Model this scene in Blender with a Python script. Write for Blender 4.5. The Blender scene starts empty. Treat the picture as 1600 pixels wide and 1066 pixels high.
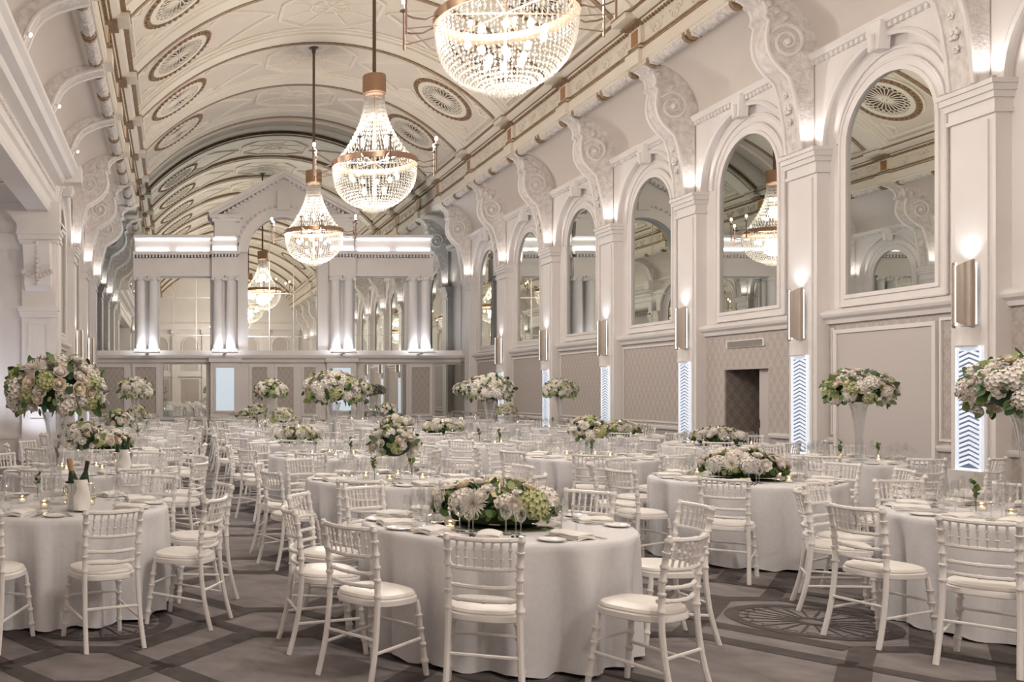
import bpy, math, random
import numpy as np
from mathutils import Vector, Matrix
random.seed(7)
PI = math.pi
S = bpy.context.scene
C = bpy.context.collection

# ------------------------------------------------------------------ camera, world, exposure
FPX, VPX, VPY, CAMZ = 1500.0, 272.0, 610.0, 1.62
cam = bpy.data.cameras.new('camera'); camo = bpy.data.objects.new('camera', cam); C.objects.link(camo)
camo.location = (0, 0, CAMZ); camo.rotation_euler = (PI/2, 0, 0)
cam.sensor_width = 36.0; cam.lens = FPX/1600*36.0
cam.shift_x = (800-VPX)/1600; cam.shift_y = (VPY-533)/1600
cam.clip_start = 0.05; cam.clip_end = 300
S.camera = camo
w = bpy.data.worlds.new('world'); S.world = w; w.use_nodes = True
w.node_tree.nodes['Background'].inputs[0].default_value = (1, .95, .9, 1)
w.node_tree.nodes['Background'].inputs[1].default_value = 0.05
S.view_settings.view_transform = 'Standard'; S.view_settings.look = 'None'
S.view_settings.gamma = 1; S.view_settings.use_curve_mapping = False
S.view_settings.exposure = 0.52
try:
    cy = S.cycles
    cy.max_bounces = 8; cy.diffuse_bounces = 4; cy.glossy_bounces = 6; cy.transmission_bounces = 4
    cy.use_adaptive_sampling = True; cy.adaptive_threshold = 0.06
    cy.transparent_max_bounces = 24; cy.sample_clamp_indirect = 4.0; cy.sample_clamp_direct = 0
    cy.caustics_reflective = False; cy.caustics_refractive = False; cy.use_denoising = True
    cy.blur_glossy = 0.5
except Exception:
    pass
# light levels (watts); each lamp is made in its fixture's builder
E_CHAND_IN, E_CHAND_TOP, E_UPLIGHT, E_SCONCE_UP, E_SCONCE_DN, E_SPOT = 330, 150, 8, 6, 34, 160
WARM = (1, .93, .86); SOFT = (1, .96, .93); COOL = (.78, .87, 1)

# ------------------------------------------------------------------ materials
MATS = {}
def mat(name, col=(.8, .8, .8), rough=.6, metal=0.0, emit=None, estr=0.0, spec=.4):
    m = bpy.data.materials.new(name); m.use_nodes = True
    b = m.node_tree.nodes['Principled BSDF']
    b.inputs['Base Color'].default_value = (*col, 1); b.inputs['Roughness'].default_value = rough
    b.inputs['Metallic'].default_value = metal; b.inputs['Specular IOR Level'].default_value = spec
    if emit:
        b.inputs['Emission Color'].default_value = (*emit, 1); b.inputs['Emission Strength'].default_value = estr
    MATS[name] = m
    return m
def nd(m, t, **kw):
    n = m.node_tree.nodes.new(t)
    for k, v in kw.items(): setattr(n, k, v)
    return n
def lk(m, a, b): m.node_tree.links.new(a, b)
def noisy(m, c1, c2, scale=8, detail=4, bump=0.0, bscale=None, coord='Object'):
    b = m.node_tree.nodes['Principled BSDF']
    tc = nd(m, 'ShaderNodeTexCoord'); nz = nd(m, 'ShaderNodeTexNoise')
    nz.inputs['Scale'].default_value = scale; nz.inputs['Detail'].default_value = detail
    lk(m, tc.outputs[coord], nz.inputs['Vector'])
    r = nd(m, 'ShaderNodeValToRGB'); r.color_ramp.elements[0].position = .3; r.color_ramp.elements[1].position = .7
    r.color_ramp.elements[0].color = (*c1, 1); r.color_ramp.elements[1].color = (*c2, 1)
    lk(m, nz.outputs['Fac'], r.inputs['Fac']); lk(m, r.outputs['Color'], b.inputs['Base Color'])
    if bump:
        n2 = nd(m, 'ShaderNodeTexNoise'); n2.inputs['Scale'].default_value = bscale or scale*4
        n2.inputs['Detail'].default_value = 3
        lk(m, tc.outputs[coord], n2.inputs['Vector'])
        bp = nd(m, 'ShaderNodeBump'); bp.inputs['Strength'].default_value = bump; bp.inputs['Distance'].default_value = .02
        lk(m, n2.outputs['Fac'], bp.inputs['Height']); lk(m, bp.outputs['Normal'], b.inputs['Normal'])
    return m
noisy(mat('paint', (.8, .74, .7), .55), (.775, .735, .715), (.815, .775, .755), 1.2)
noisy(mat('carved', (.8, .74, .7), .7), (.60, .545, .51), (.81, .765, .74), 9, 5, .9, 22)
noisy(mat('ceil', (.8, .75, .66), .6), (.74, .67, .57), (.79, .73, .64), .9)
noisy(mat('vaultpanel', (.7, .63, .55), .6), (.66, .585, .50), (.71, .635, .55), 1.1)
noisy(mat('bronze', (.26, .17, .10), .5), (.20, .125, .07), (.36, .245, .15), 14)
mat('gilt', (.50, .28, .14), .38, .7)
mat('palegold', (.66, .52, .34), .3, .8); mat('coppery', (.42, .27, .18), .36, .75)
mat('armmetal', (.26, .19, .15), .4, .6); mat('rodmetal', (.16, .10, .07), .45, .4)
mat('greypaint', (.50, .455, .43), .55); mat('covepaint', (.68, .615, .57), .6)
mat('doorgrey', (.58, .53, .51), .5)
noisy(mat('cloth', (.7, .69, .69), .85), (.68, .67, .685), (.725, .715, .73), 30, 2, .05, 300)
mat('chairwhite', (.84, .81, .79), .38)
mat('cushion', (.85, .815, .775), .42)
mat('napkin', (.85, .82, .785), .85)
mat('china', (.86, .84, .82), .15)
mat('steel', (.62, .59, .56), .22, 1.0)
mat('silver', (.75, .73, .70), .16, 1.0)
mat('petal_white', (.86, .81, .75), .75); mat('petal_cream', (.84, .74, .60), .75); mat('petal_green', (.52, .54, .28), .75)
mat('petal_pink', (.84, .76, .72), .75)
def leafmat(name, c1, c2, c3):
    m = mat(name, c2, .45); b = m.node_tree.nodes['Principled BSDF']
    oi = nd(m, 'ShaderNodeObjectInfo'); tc = nd(m, 'ShaderNodeTexCoord'); nz = nd(m, 'ShaderNodeTexNoise'); nz.inputs['Scale'].default_value = 28
    lk(m, tc.outputs['Object'], nz.inputs['Vector'])
    a = nd(m, 'ShaderNodeMath', operation='ADD'); lk(m, oi.outputs['Random'], a.inputs[0]); lk(m, nz.outputs['Fac'], a.inputs[1])
    h = nd(m, 'ShaderNodeMath', operation='MULTIPLY_ADD'); lk(m, a.outputs[0], h.inputs[0]); h.inputs[1].default_value = .8; h.inputs[2].default_value = -.3
    r = nd(m, 'ShaderNodeValToRGB'); e = r.color_ramp.elements; e[0].position = .1; e[1].position = .9; e[0].color = (*c1, 1); e[1].color = (*c3, 1)
    x = e.new(.5); x.color = (*c2, 1); lk(m, h.outputs[0], r.inputs['Fac']); lk(m, r.outputs['Color'], b.inputs['Base Color'])
leafmat('leaf', (.022, .055, .018), (.07, .14, .045), (.17, .25, .09)); leafmat('leaf_lime', (.08, .13, .03), (.19, .27, .08), (.33, .40, .16))
mat('leaf_deep', (.018, .04, .014), .8)
mat('cork', (.45, .27, .13), .8); mat('bottle', (.02, .05, .025), .12); mat('foil', (.05, .03, .025), .35)
mat('wax', (.9, .8, .62), .6, emit=(1, .75, .4), estr=.35)
mat('flame', (1, .8, .4), .5, emit=(1, .66, .28), estr=30)
mat('bulb', (1, .9, .8), .5, emit=(1, .88, .70), estr=14)
mat('led', (1, 1, 1), .5, emit=(.94, .96, 1), estr=1.3)
mat('ledwarm', (1, 1, 1), .5, emit=(1, .95, .88), estr=1.8)
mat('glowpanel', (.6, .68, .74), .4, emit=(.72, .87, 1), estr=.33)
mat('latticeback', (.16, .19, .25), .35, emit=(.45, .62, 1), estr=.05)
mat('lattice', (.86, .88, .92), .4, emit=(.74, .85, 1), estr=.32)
mat('dark', (.05, .045, .04), .6)
mat('ventgrey', (.33, .29, .26), .5)
mat('shade_metal', (.40, .335, .285), .36, .6)
def carpet():
    m = mat('carpet', rough=.95, spec=.1); noisy(m, (.190, .171, .170), (.270, .245, .242), 5, 8, .25, 220)
    m = mat('carpet_dark', rough=.95, spec=.1); noisy(m, (.085, .074, .073), (.120, .104, .102), 7, 8, .25, 220)
carpet()
def damask(name, ca, cb):
    m = mat(name, rough=.6); b = m.node_tree.nodes['Principled BSDF']
    tc = nd(m, 'ShaderNodeTexCoord'); sx = nd(m, 'ShaderNodeSeparateXYZ'); lk(m, tc.outputs['Object'], sx.inputs[0])
    hor = nd(m, 'ShaderNodeMath', operation='ADD'); lk(m, sx.outputs[0], hor.inputs[0]); lk(m, sx.outputs[1], hor.inputs[1])
    def cosn(src, k, ph=0):
        a = nd(m, 'ShaderNodeMath', operation='MULTIPLY_ADD'); lk(m, src, a.inputs[0]); a.inputs[1].default_value = k; a.inputs[2].default_value = ph
        c = nd(m, 'ShaderNodeMath', operation='COSINE'); lk(m, a.outputs[0], c.inputs[0]); return c.outputs[0]
    def mm(op, a, c):
        n = nd(m, 'ShaderNodeMath', operation=op)
        for i, s in enumerate((a, c)):
            if isinstance(s, (int, float)): n.inputs[i].default_value = s
            else: lk(m, s, n.inputs[i])
        return n.outputs[0]
    k1, k2 = 2*PI/.20, 2*PI/.30
    f = mm('ADD', mm('MULTIPLY', cosn(hor.outputs[0], k1), cosn(sx.outputs[2], k2)), mm('MULTIPLY', mm('MULTIPLY', cosn(hor.outputs[0], k1*2), cosn(sx.outputs[2], k2*3)), .6))
    nz = nd(m, 'ShaderNodeTexNoise'); nz.inputs['Scale'].default_value = 34; nz.inputs['Detail'].default_value = 3; lk(m, tc.outputs['Object'], nz.inputs['Vector'])
    f = mm('ADD', f, mm('MULTIPLY', mm('SUBTRACT', nz.outputs['Fac'], .5), 3.2))
    r = nd(m, 'ShaderNodeValToRGB'); e = r.color_ramp.elements; e[0].position = .42; e[1].position = .58
    e[0].color = (*ca, 1); e[1].color = (*cb, 1)
    lk(m, mm('MULTIPLY_ADD', f, .3) if False else mm('ADD', mm('MULTIPLY', f, .3), .5), r.inputs['Fac']); lk(m, r.outputs['Color'], b.inputs['Base Color'])
    mr = nd(m, 'ShaderNodeMapRange'); lk(m, r.outputs['Color'], mr.inputs[0])
    return m
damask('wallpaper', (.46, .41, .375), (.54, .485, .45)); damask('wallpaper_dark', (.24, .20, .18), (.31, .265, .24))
def special(name, build):
    m = bpy.data.materials.new(name); m.use_nodes = True; nt = m.node_tree
    nt.nodes.remove(nt.nodes['Principled BSDF']); out = nt.nodes['Material Output']
    build(m, out); MATS[name] = m
def _mirror(m, out):
    g = nd(m, 'ShaderNodeBsdfGlossy'); g.inputs['Roughness'].default_value = 0.0; g.inputs['Color'].default_value = (.80, .82, .78, 1)
    lk(m, g.outputs[0], out.inputs[0])
special('mirror', _mirror)
def _glass(m, out, lo=.07, hi=.9, tint=(.95, .955, .96)):
    t = nd(m, 'ShaderNodeBsdfTransparent'); fw = nd(m, 'ShaderNodeLayerWeight'); fw.inputs['Blend'].default_value = .25
    rp = nd(m, 'ShaderNodeValToRGB'); rp.color_ramp.elements[0].color = (*tint, 1); rp.color_ramp.elements[1].color = (.50, .48, .46, 1); rp.color_ramp.elements[0].position = .35
    lk(m, fw.outputs['Facing'], rp.inputs['Fac']); lk(m, rp.outputs['Color'], t.inputs[0])
    g = nd(m, 'ShaderNodeBsdfGlossy'); g.inputs['Roughness'].default_value = .03; g.inputs['Color'].default_value = (.95, .95, .95, 1)
    lw = nd(m, 'ShaderNodeLayerWeight'); lw.inputs['Blend'].default_value = .42
    mr = nd(m, 'ShaderNodeMapRange'); mr.inputs['To Min'].default_value = lo; mr.inputs['To Max'].default_value = hi
    mx = nd(m, 'ShaderNodeMixShader'); lk(m, lw.outputs['Facing'], mr.inputs[0]); lk(m, mr.outputs[0], mx.inputs[0])
    lk(m, t.outputs[0], mx.inputs[1]); lk(m, g.outputs[0], mx.inputs[2]); lk(m, mx.outputs[0], out.inputs[0])
special('glass', _glass)
special('vaseglass', lambda m, o: _glass(m, o, .04, .7, (.96, .965, .97)))
def _crystal(m, out):
    t = nd(m, 'ShaderNodeBsdfTransparent'); t.inputs[0].default_value = (1, .97, .93, 1)
    d = nd(m, 'ShaderNodeBsdfTranslucent'); d.inputs[0].default_value = (.31, .30, .28, 1)
    df = nd(m, 'ShaderNodeBsdfDiffuse'); df.inputs[0].default_value = (.25, .24, .225, 1)
    g = nd(m, 'ShaderNodeBsdfGlossy'); g.inputs['Roughness'].default_value = .08
    a = nd(m, 'ShaderNodeMixShader'); a.inputs[0].default_value = .5; lk(m, d.outputs[0], a.inputs[1]); lk(m, df.outputs[0], a.inputs[2])
    b = nd(m, 'ShaderNodeMixShader'); b.inputs[0].default_value = .22; lk(m, a.outputs[0], b.inputs[1]); lk(m, g.outputs[0], b.inputs[2])
    c = nd(m, 'ShaderNodeMixShader'); c.inputs[0].default_value = .6; lk(m, t.outputs[0], c.inputs[1]); lk(m, b.outputs[0], c.inputs[2])
    lk(m, c.outputs[0], out.inputs[0])
special('crystal', _crystal)
for n in ('bulb', 'flame', 'wax', 'led', 'ledwarm', 'glowpanel', 'latticeback', 'lattice'):
    if n in ('bulb', 'flame', 'wax', 'latticeback', 'lattice'):
        try: MATS[n].cycles.emission_sampling = 'NONE'
        except Exception: pass

# ------------------------------------------------------------------ mesh helper
class MB:
    def __init__(s): s.v = []; s.f = []; s.mi = []; s.sm = []; s.n = 0
    def add(s, vs, fs, mi=0, sm=False):
        b = s.n; s.v.extend(vs); s.n += len(vs)
        s.f.extend([tuple(i+b for i in f) for f in fs]); s.mi.extend([mi]*len(fs)); s.sm.extend([sm]*len(fs)); return s
    def box(s, x0, x1, y0, y1, z0, z1, mi=0):
        vs = [(x, y, z) for z in (z0, z1) for y in (y0, y1) for x in (x0, x1)]
        return s.add(vs, [(0, 2, 3, 1), (4, 5, 7, 6), (0, 1, 5, 4), (2, 6, 7, 3), (0, 4, 6, 2), (1, 3, 7, 5)], mi)
    def prism(s, poly, a0, a1, to, mi=0, sm=False, caps=True):      # poly [(p,q)], to(p,q,a)->xyz
        n = len(poly); vs = [to(p, q, a0) for p, q in poly]+[to(p, q, a1) for p, q in poly]
        fs = [(i, (i+1) % n, n+(i+1) % n, n+i) for i in range(n)]
        s.add(vs, fs, mi, sm)
        if caps: s.add(vs, [tuple(range(n-1, -1, -1)), tuple(range(n, 2*n))], mi)
        return s
    def sweep(s, prof, a0, a1, to, mi=0, sm=False):                 # open profile strip
        n = len(prof); vs = [to(p, q, a0) for p, q in prof]+[to(p, q, a1) for p, q in prof]
        return s.add(vs, [(i, i+1, n+i+1, n+i) for i in range(n-1)], mi, sm)
    def lathe(s, prof, n=16, c=(0, 0, 0), mi=0, sm=True, cap0=False, cap1=False):
        vs = []
        for r, z in prof:
            for k in range(n):
                a = 2*PI*k/n; vs.append((c[0]+r*math.cos(a), c[1]+r*math.sin(a), c[2]+z))
        m = len(prof); fs = [(j*n+k, j*n+(k+1) % n, (j+1)*n+(k+1) % n, (j+1)*n+k) for j in range(m-1) for k in range(n)]
        s.add(vs, fs, mi, sm)
        if cap0: s.add(vs[:n], [tuple(range(n-1, -1, -1))], mi)
        if cap1: s.add(vs[-n:], [tuple(range(n))], mi)
        return s
    def tube(s, pts, rad, n=8, mi=0, sm=True, caps=True):
        P = [Vector(p) for p in pts]; m = len(P); R = rad if isinstance(rad, (list, tuple)) else [rad]*m
        vs = []; up = None
        for i in range(m):
            t = (P[min(i+1, m-1)]-P[max(i-1, 0)]).normalized()
            if up is None:
                up = Vector((0, 0, 1)) if abs(t.z) < .9 else Vector((1, 0, 0))
            a = (up-t*up.dot(t)).normalized(); b = t.cross(a); up = a
            for k in range(n):
                q = P[i]+(a*math.cos(2*PI*k/n)+b*math.sin(2*PI*k/n))*R[i]; vs.append(tuple(q))
        fs = [(j*n+k, j*n+(k+1) % n, (j+1)*n+(k+1) % n, (j+1)*n+k) for j in range(m-1) for k in range(n)]
        s.add(vs, fs, mi, sm)
        if caps: s.add(vs[:n], [tuple(range(n-1, -1, -1))], mi); s.add(vs[-n:], [tuple(range(n))], mi)
        return s
    def sphere(s, c, r, nu=8, nv=6, mi=0, sq=(1, 1, 1), sm=True):
        vs = [(c[0], c[1], c[2]-r*sq[2])]
        for j in range(1, nv):
            t = PI*j/nv
            for k in range(nu):
                a = 2*PI*k/nu; vs.append((c[0]+r*sq[0]*math.sin(t)*math.cos(a), c[1]+r*sq[1]*math.sin(t)*math.sin(a), c[2]-r*sq[2]*math.cos(t)))
        vs.append((c[0], c[1], c[2]+r*sq[2])); L = len(vs)-1
        fs = [(0, 1+(k+1) % nu, 1+k) for k in range(nu)]
        fs += [(1+j*nu+k, 1+j*nu+(k+1) % nu, 1+(j+1)*nu+(k+1) % nu, 1+(j+1)*nu+k) for j in range(nv-2) for k in range(nu)]
        fs += [(L, 1+(nv-2)*nu+k, 1+(nv-2)*nu+(k+1) % nu) for k in range(nu)]
        return s.add(vs, fs, mi, sm)
    def join(s, o, M=None):
        vs = [tuple(M @ Vector(v)) for v in o.v] if M is not None else o.v
        b = s.n; s.v.extend(vs); s.n += len(vs); s.f.extend([tuple(i+b for i in f) for f in o.f]); s.mi.extend(o.mi); s.sm.extend(o.sm); return s
    def mesh(s, name, mats, sharp=40):
        me = bpy.data.meshes.new(name); me.from_pydata([tuple(map(float, v)) for v in s.v], [], s.f)
        if isinstance(mats, str): mats = [mats]
        for m in mats: me.materials.append(MATS[m])
        me.polygons.foreach_set('material_index', s.mi); me.polygons.foreach_set('use_smooth', s.sm)
        if any(s.sm): me.set_sharp_from_angle(angle=math.radians(sharp))
        me.update(); return me
def bx(x0, x1, y0, y1, z0, z1): return MB().box(x0, x1, y0, y1, z0, z1)
def ob(name, me, mats=None, parent=None, loc=None, rot=None, scale=None):
    if isinstance(me, MB): me = me.mesh(name, mats)
    o = bpy.data.objects.new(name, me); C.objects.link(o)
    if parent is not None: o.parent = parent
    if loc is not None: o.location = loc
    if rot is not None: o.rotation_euler = rot if isinstance(rot, (tuple, list)) else (0, 0, rot)
    if scale is not None: o.scale = scale if isinstance(scale, (tuple, list)) else (scale,)*3
    return o
def tag(o, label=None, cat=None, group=None, kind=None):
    if label: o['label'] = label
    if cat: o['category'] = cat
    if group: o['group'] = group
    if kind: o['kind'] = kind
    return o
def thing(name, label, cat, loc=(0, 0, 0), rz=0, group=None):
    o = bpy.data.objects.new(name, None); C.objects.link(o); o.location = loc; o.rotation_euler = (0, 0, rz); o.empty_display_size = .05
    return tag(o, label, cat, group)
def struct(name, mb, mats, label=None):
    o = ob(name, mb, mats); o['kind'] = 'structure'
    if label: o['label'] = label
    return o
def light(kind, name, parent, loc, energy, col, size=.05, **kw):
    l = bpy.data.lights.new(name, kind); l.energy = energy; l.color = col
    if kind == 'AREA': l.size = size
    else: l.shadow_soft_size = size
    rot = kw.pop('rot', None)
    for k, v in kw.items(): setattr(l, k, v)
    o = bpy.data.objects.new(name, l); C.objects.link(o); o.location = loc
    if rot: o.rotation_euler = rot
    if parent is not None: o.parent = parent
    return o

# ------------------------------------------------------------------ room dimensions
XR, XL = 10.35, -2.9            # wall planes
YB, YF = -7.0, 34.6            # back and far wall
PIERS = [12.2, 15.5, 19.0, 22.5, 26.1, 29.7, 33.2]
PNEAR = [8.8, 5.4, 2.0, -1.4, -4.8]
ALLP = sorted(PIERS+PNEAR)
XC = 3.9; ZS, ZCROWN = 9.1, 11.25
VX0, VX1 = XL+1.45*1.3, XR-1.45; HS = (VX1-VX0)/2; VC = (VX0+VX1)/2
VR = (HS*HS+(ZCROWN-ZS)**2)/(2*(ZCROWN-ZS)); VZ = ZCROWN-VR; VA = math.asin(HS/VR)
def vault(phi, dr=0): return (VC+(VR-dr)*math.sin(phi), VZ+(VR-dr)*math.cos(phi))
def wx(side, u):               # distance out from a wall -> world x
    return XR-u if side > 0 else XL+u
def eu(side, u): return u if side > 0 else u*1.3

# ------------------------------------------------------------------ floor
floor = struct('floor', bx(-6.2, XR+1.2, YB, YF+.1, -.2, 0), 'carpet', 'grey brown patterned carpet floor')
def floor_pattern():
    z0, z1 = .0005, .0025
    CX, CY = 1.25, 1.085
    ox, oy = -.54, 6.72
    hw, hh, hf = .36, .285, .125       # inner light hexagon half sizes
    bw = .145
    ring = MB(); n = 0
    def quad(mb, pts): mb.add([(x, y, z1) for x, y in pts], [tuple(range(len(pts)))])
    hexi = [(-hw, 0), (-hf, hh), (hf, hh), (hw, 0), (hf, -hh), (-hf, -hh)]
    s = 1.0
    hexo = [(-hw-.17, 0), (-hf-.07, hh+bw), (hf+.07, hh+bw), (hw+.17, 0), (hf+.07, -hh-bw), (-hf-.07, -hh-bw)]
    hx = MB()
    for i in range(6):
        a, b, c, d = hexi[i], hexi[(i+1) % 6], hexo[(i+1) % 6], hexo[i]
        quad(hx, [a, b, c, d])
    for sx in (-1, 1):
        for sy in (-1, 1):
            p = Vector((sx*(hw+.10), 0)); q = Vector((sx*(CX-hf-.12), sy*(CY-hh-bw*.6)))
            t = (q-p).normalized(); nrm = Vector((-t.y, t.x))*.085
            quad(hx, [tuple(p-nrm), tuple(q-nrm), tuple(q+nrm), tuple(p+nrm)])
    # slightly different heights avoid coplanar overlap of bands
    me = hx.mesh('carpet_band', ['carpet_dark'])
    md = MB(); R0, R1 = .44, .53; N = 40
    md.add([(r*math.cos(2*PI*k/N), r*math.sin(2*PI*k/N), z1) for r in (R0, R1) for k in range(N)], [(k, (k+1) % N, N+(k+1) % N, N+k) for k in range(N)])
    md.add([(r*math.cos(2*PI*k/N), r*math.sin(2*PI*k/N), z1) for r in (.075, .125) for k in range(N)], [(k, (k+1) % N, N+(k+1) % N, N+k) for k in range(N)])
    for k in range(22):
        a = 2*PI*k/22; c, s_ = math.cos(a), math.sin(a); h = .008
        md.add([(c*.125-s_*h, s_*.125+c*h, z1), (c*.44-s_*h, s_*.44+c*h, z1), (c*.44+s_*h, s_*.44-c*h, z1), (c*.125+s_*h, s_*.125-c*h, z1)], [(0, 1, 2, 3)])
        a2 = a+PI/22; cc = (math.cos(a2)*.41, math.sin(a2)*.41)
        md.add([(cc[0]+.035*math.cos(t), cc[1]+.035*math.sin(t), z1) for t in np.linspace(a2+PI/2, a2+1.5*PI, 7)]+[(cc[0]+.026*math.cos(t), cc[1]+.026*math.sin(t), z1) for t in np.linspace(a2+PI/2, a2+1.5*PI, 7)], [(i, i+1, 8+i, 7+i) for i in range(6)])
    mm_ = md.mesh('carpet_medallion', ['carpet_dark'])
    for i in range(-3, 9):
        for j in range(-4, 26):
            x, y = ox+i*CX, oy+j*CY
            if not (-2.8 < x < 10.0 and 3.5 < y < 33.5): continue
            if (i+j) % 2 == 0:
                if i % 4 == 0: ob('carpet_medallion', mm_, parent=floor, loc=(x, y, .001))
            else: ob('carpet_band', me, parent=floor, loc=(x, y, 0))
floor_pattern()

# ------------------------------------------------------------------ walls
wallR = struct('wall_right', bx(XR, XR+.5, YB, YF, 2.75, 7.1), 'paint', 'pale painted wall with arched mirrors and pilasters')
wallL = struct('wall_left', bx(XL-.5, XL, 22.3, YF, 2.75, 7.1), 'paint', 'pale painted wall with pilasters beyond the recess')
ob('wall_section', bx(XL-.5, XL, YB, 5.9, 2.75, 7.1), 'paint', wallL)
struct('wall_back', bx(-6, XR+1, YB-.3, YB, 0, 12), 'paint', 'plain pale wall closing the hall')
# lower wall zone, papered; bay 1-2 of the right wall has a doorway
DOOR = (16.72, 18.05, 2.0)
def lower_wall(side, parent):
    rng = [(YB, YF)] if side > 0 else [(22.3, YF), (YB, 5.9)]
    th = (XR, XR+.5) if side > 0 else (XL-.5, XL)
    for a, b in rng:
        if side > 0:
            ob('papered_wall', bx(*th, a, DOOR[0], 0, 2.75), 'wallpaper', parent)
            ob('papered_wall', bx(*th, DOOR[1], b, 0, 2.75), 'wallpaper', parent)
            ob('papered_wall', bx(*th, DOOR[0], DOOR[1], DOOR[2], 2.75), 'wallpaper', parent)
        else: ob('papered_wall', bx(*th, a, b, 0, 2.75), 'wallpaper', parent)
lower_wall(1, wallR); lower_wall(-1, wallL)
def doorway():
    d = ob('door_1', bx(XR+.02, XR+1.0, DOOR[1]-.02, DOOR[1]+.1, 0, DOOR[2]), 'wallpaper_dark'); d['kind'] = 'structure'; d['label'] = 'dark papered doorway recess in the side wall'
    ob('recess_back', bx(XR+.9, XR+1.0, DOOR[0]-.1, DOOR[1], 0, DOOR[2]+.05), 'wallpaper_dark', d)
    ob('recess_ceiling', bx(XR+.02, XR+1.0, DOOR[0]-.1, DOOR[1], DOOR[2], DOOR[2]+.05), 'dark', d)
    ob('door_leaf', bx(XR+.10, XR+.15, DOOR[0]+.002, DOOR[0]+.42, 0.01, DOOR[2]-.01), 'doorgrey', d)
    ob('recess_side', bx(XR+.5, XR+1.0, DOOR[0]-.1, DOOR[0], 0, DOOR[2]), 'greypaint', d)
    ob('door_hinge', bx(XR+.085, XR+.10, DOOR[0]+.40, DOOR[0]+.425, .95, 1.1), 'dark', d)
doorway()
def profile_run(side, prof, y0, y1, mi=0, smooth=False):
    mb = MB(); mb.prism(prof, y0, y1, lambda p, q, a: (wx(side, p), a, q), mi, smooth); return mb
def runs(side): return [(YB, YF)] if side > 0 else [(22.3, YF), (YB, 6.0)]
def build_trims(side, parent):
    for a, b in runs(side):
        ob('string_course', profile_run(side, [(-.05, 2.66), (.05, 2.66), (.07, 2.72), (.13, 2.76), (.15, 2.80), (.15, 2.84), (.05, 2.88), (-.05, 2.88)], a, b), 'paint', parent)
        segs = [(a, b)] if side < 0 else [(a, 12.98), (15.0, DOOR[0]-.08), (DOOR[1]+.08, b)]
        for p, q in segs:
            ob('chair_rail', profile_run(side, [(-.05, .80), (.04, .80), (.055, .84), (.055, .87), (-.05, .89)], p, q), 'paint', parent)
            ob('skirting', profile_run(side, [(-.05, 0), (.035, 0), (.035, .2), (.015, .24), (-.05, .24)], p, q), 'paint', parent)
build_trims(1, wallR); build_trims(-1, wallL)
def paneled_bays():
    # big flush panel between first two piers, narrow frames in the papered bays
    y0, y1 = 13.05, 14.93
    p = ob('flush_panel', bx(XR-.03, XR+.02, y0, y1, 0, 2.5), 'doorgrey', wallR)
    for a, b, c, d in ((y0-.06, y0, 0, 2.5), (y1, y1+.06, 0, 2.5), (y0-.06, y1+.06, 2.5, 2.56)):
        ob('panel_frame', bx(XR-.055, XR+.02, a, b, c, d), 'paint', p)
    v = ob('air_vent', bx(XR-.03, XR, 16.8, 17.95, 2.40, 2.54), 'paint', wallR)
    for k in range(5): ob('vent_slat', bx(XR-.045, XR-.012, 16.85, 17.9, 2.415+k*.023, 2.428+k*.023), 'ventgrey', v)
    for k in range(len(PIERS)-1):
        a, b = PIERS[k]+.42, PIERS[k+1]-.40
        segs = [(a, b)]
        if k == 0: segs = [(a-.04, 12.96), (15.02, b)]
        if k == 1: segs = []
        for s0, s1 in segs:
            f = MB()
            for (q0, q1, z0, z1) in ((s0, s1, 2.56, 2.60), (s0, s0+.035, .965, 2.56), (s1-.035, s1, .965, 2.56), (s0, s1, .93, .965)): f.box(XR-.025, XR+.01, q0, q1, z0, z1)
            ob('panel_moulding', f, 'paint', wallR)
paneled_bays()

def build_pier(side, y, parent, full=True):
    W = lambda u: wx(side, u)
    def b(u0, u1, a, c, z0, z1): 
        x0, x1 = sorted((W(u0), W(u1))); return bx(x0, x1, y+a, y+c, z0, z1)
    mb = MB(); 
    for (u1, h, z0, z1) in ((.20, .34, 0, 5.46), (.225, .25, .45, 5.0)):
        mb.join(b(-.02, u1, -h, h, z0, z1))
    o = ob('pilaster', mb, 'paint', parent)
    prof = [(.25, 5.08), (.30, 5.12), (.30, 5.17), (.27, 5.2), (.27, 5.26), (.34, 5.34), (.42, 5.40), (.42, 5.47), (.45, 5.50), (.45, 5.55)]
    cb = MB(); steps = [(.245, .375, 5.06, 5.11), (.225, .355, 5.11, 5.24), (.265, .39, 5.24, 5.32), (.30, .42, 5.32, 5.40), (.33, .44, 5.40, 5.46)]
    for u1, h, z0, z1 in steps: cb.join(b(-.02, u1, -h, h, z0, z1))
    ob('capital', cb, 'paint', o)
    bb = MB(); bb.join(b(-.02, .25, -.39, .39, 0, .36)); bb.join(b(-.02, .235, -.37, .37, .36, .45))
    ob('pilaster_base', bb, 'paint', o)
    return o
CONS = [(.345, 5.46), (.38, 5.9), (.46, 6.35), (.54, 6.62), (.70, 6.78), (.80, 6.90), (.875, 7.05), (.90, 7.22), (.885, 7.40), (.86, 7.52), (.93, 7.58), (.90, 7.64), (.91, 7.74), (.97, 7.86), (1.06, 7.95), (1.16, 8.0)]
def cove_pts(side, n=14):
    return [(eu(side, .08+1.02*(1-math.cos(t))), 6.95+1.08*math.sin(t)) for t in np.linspace(0, PI/2, n)]
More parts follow.
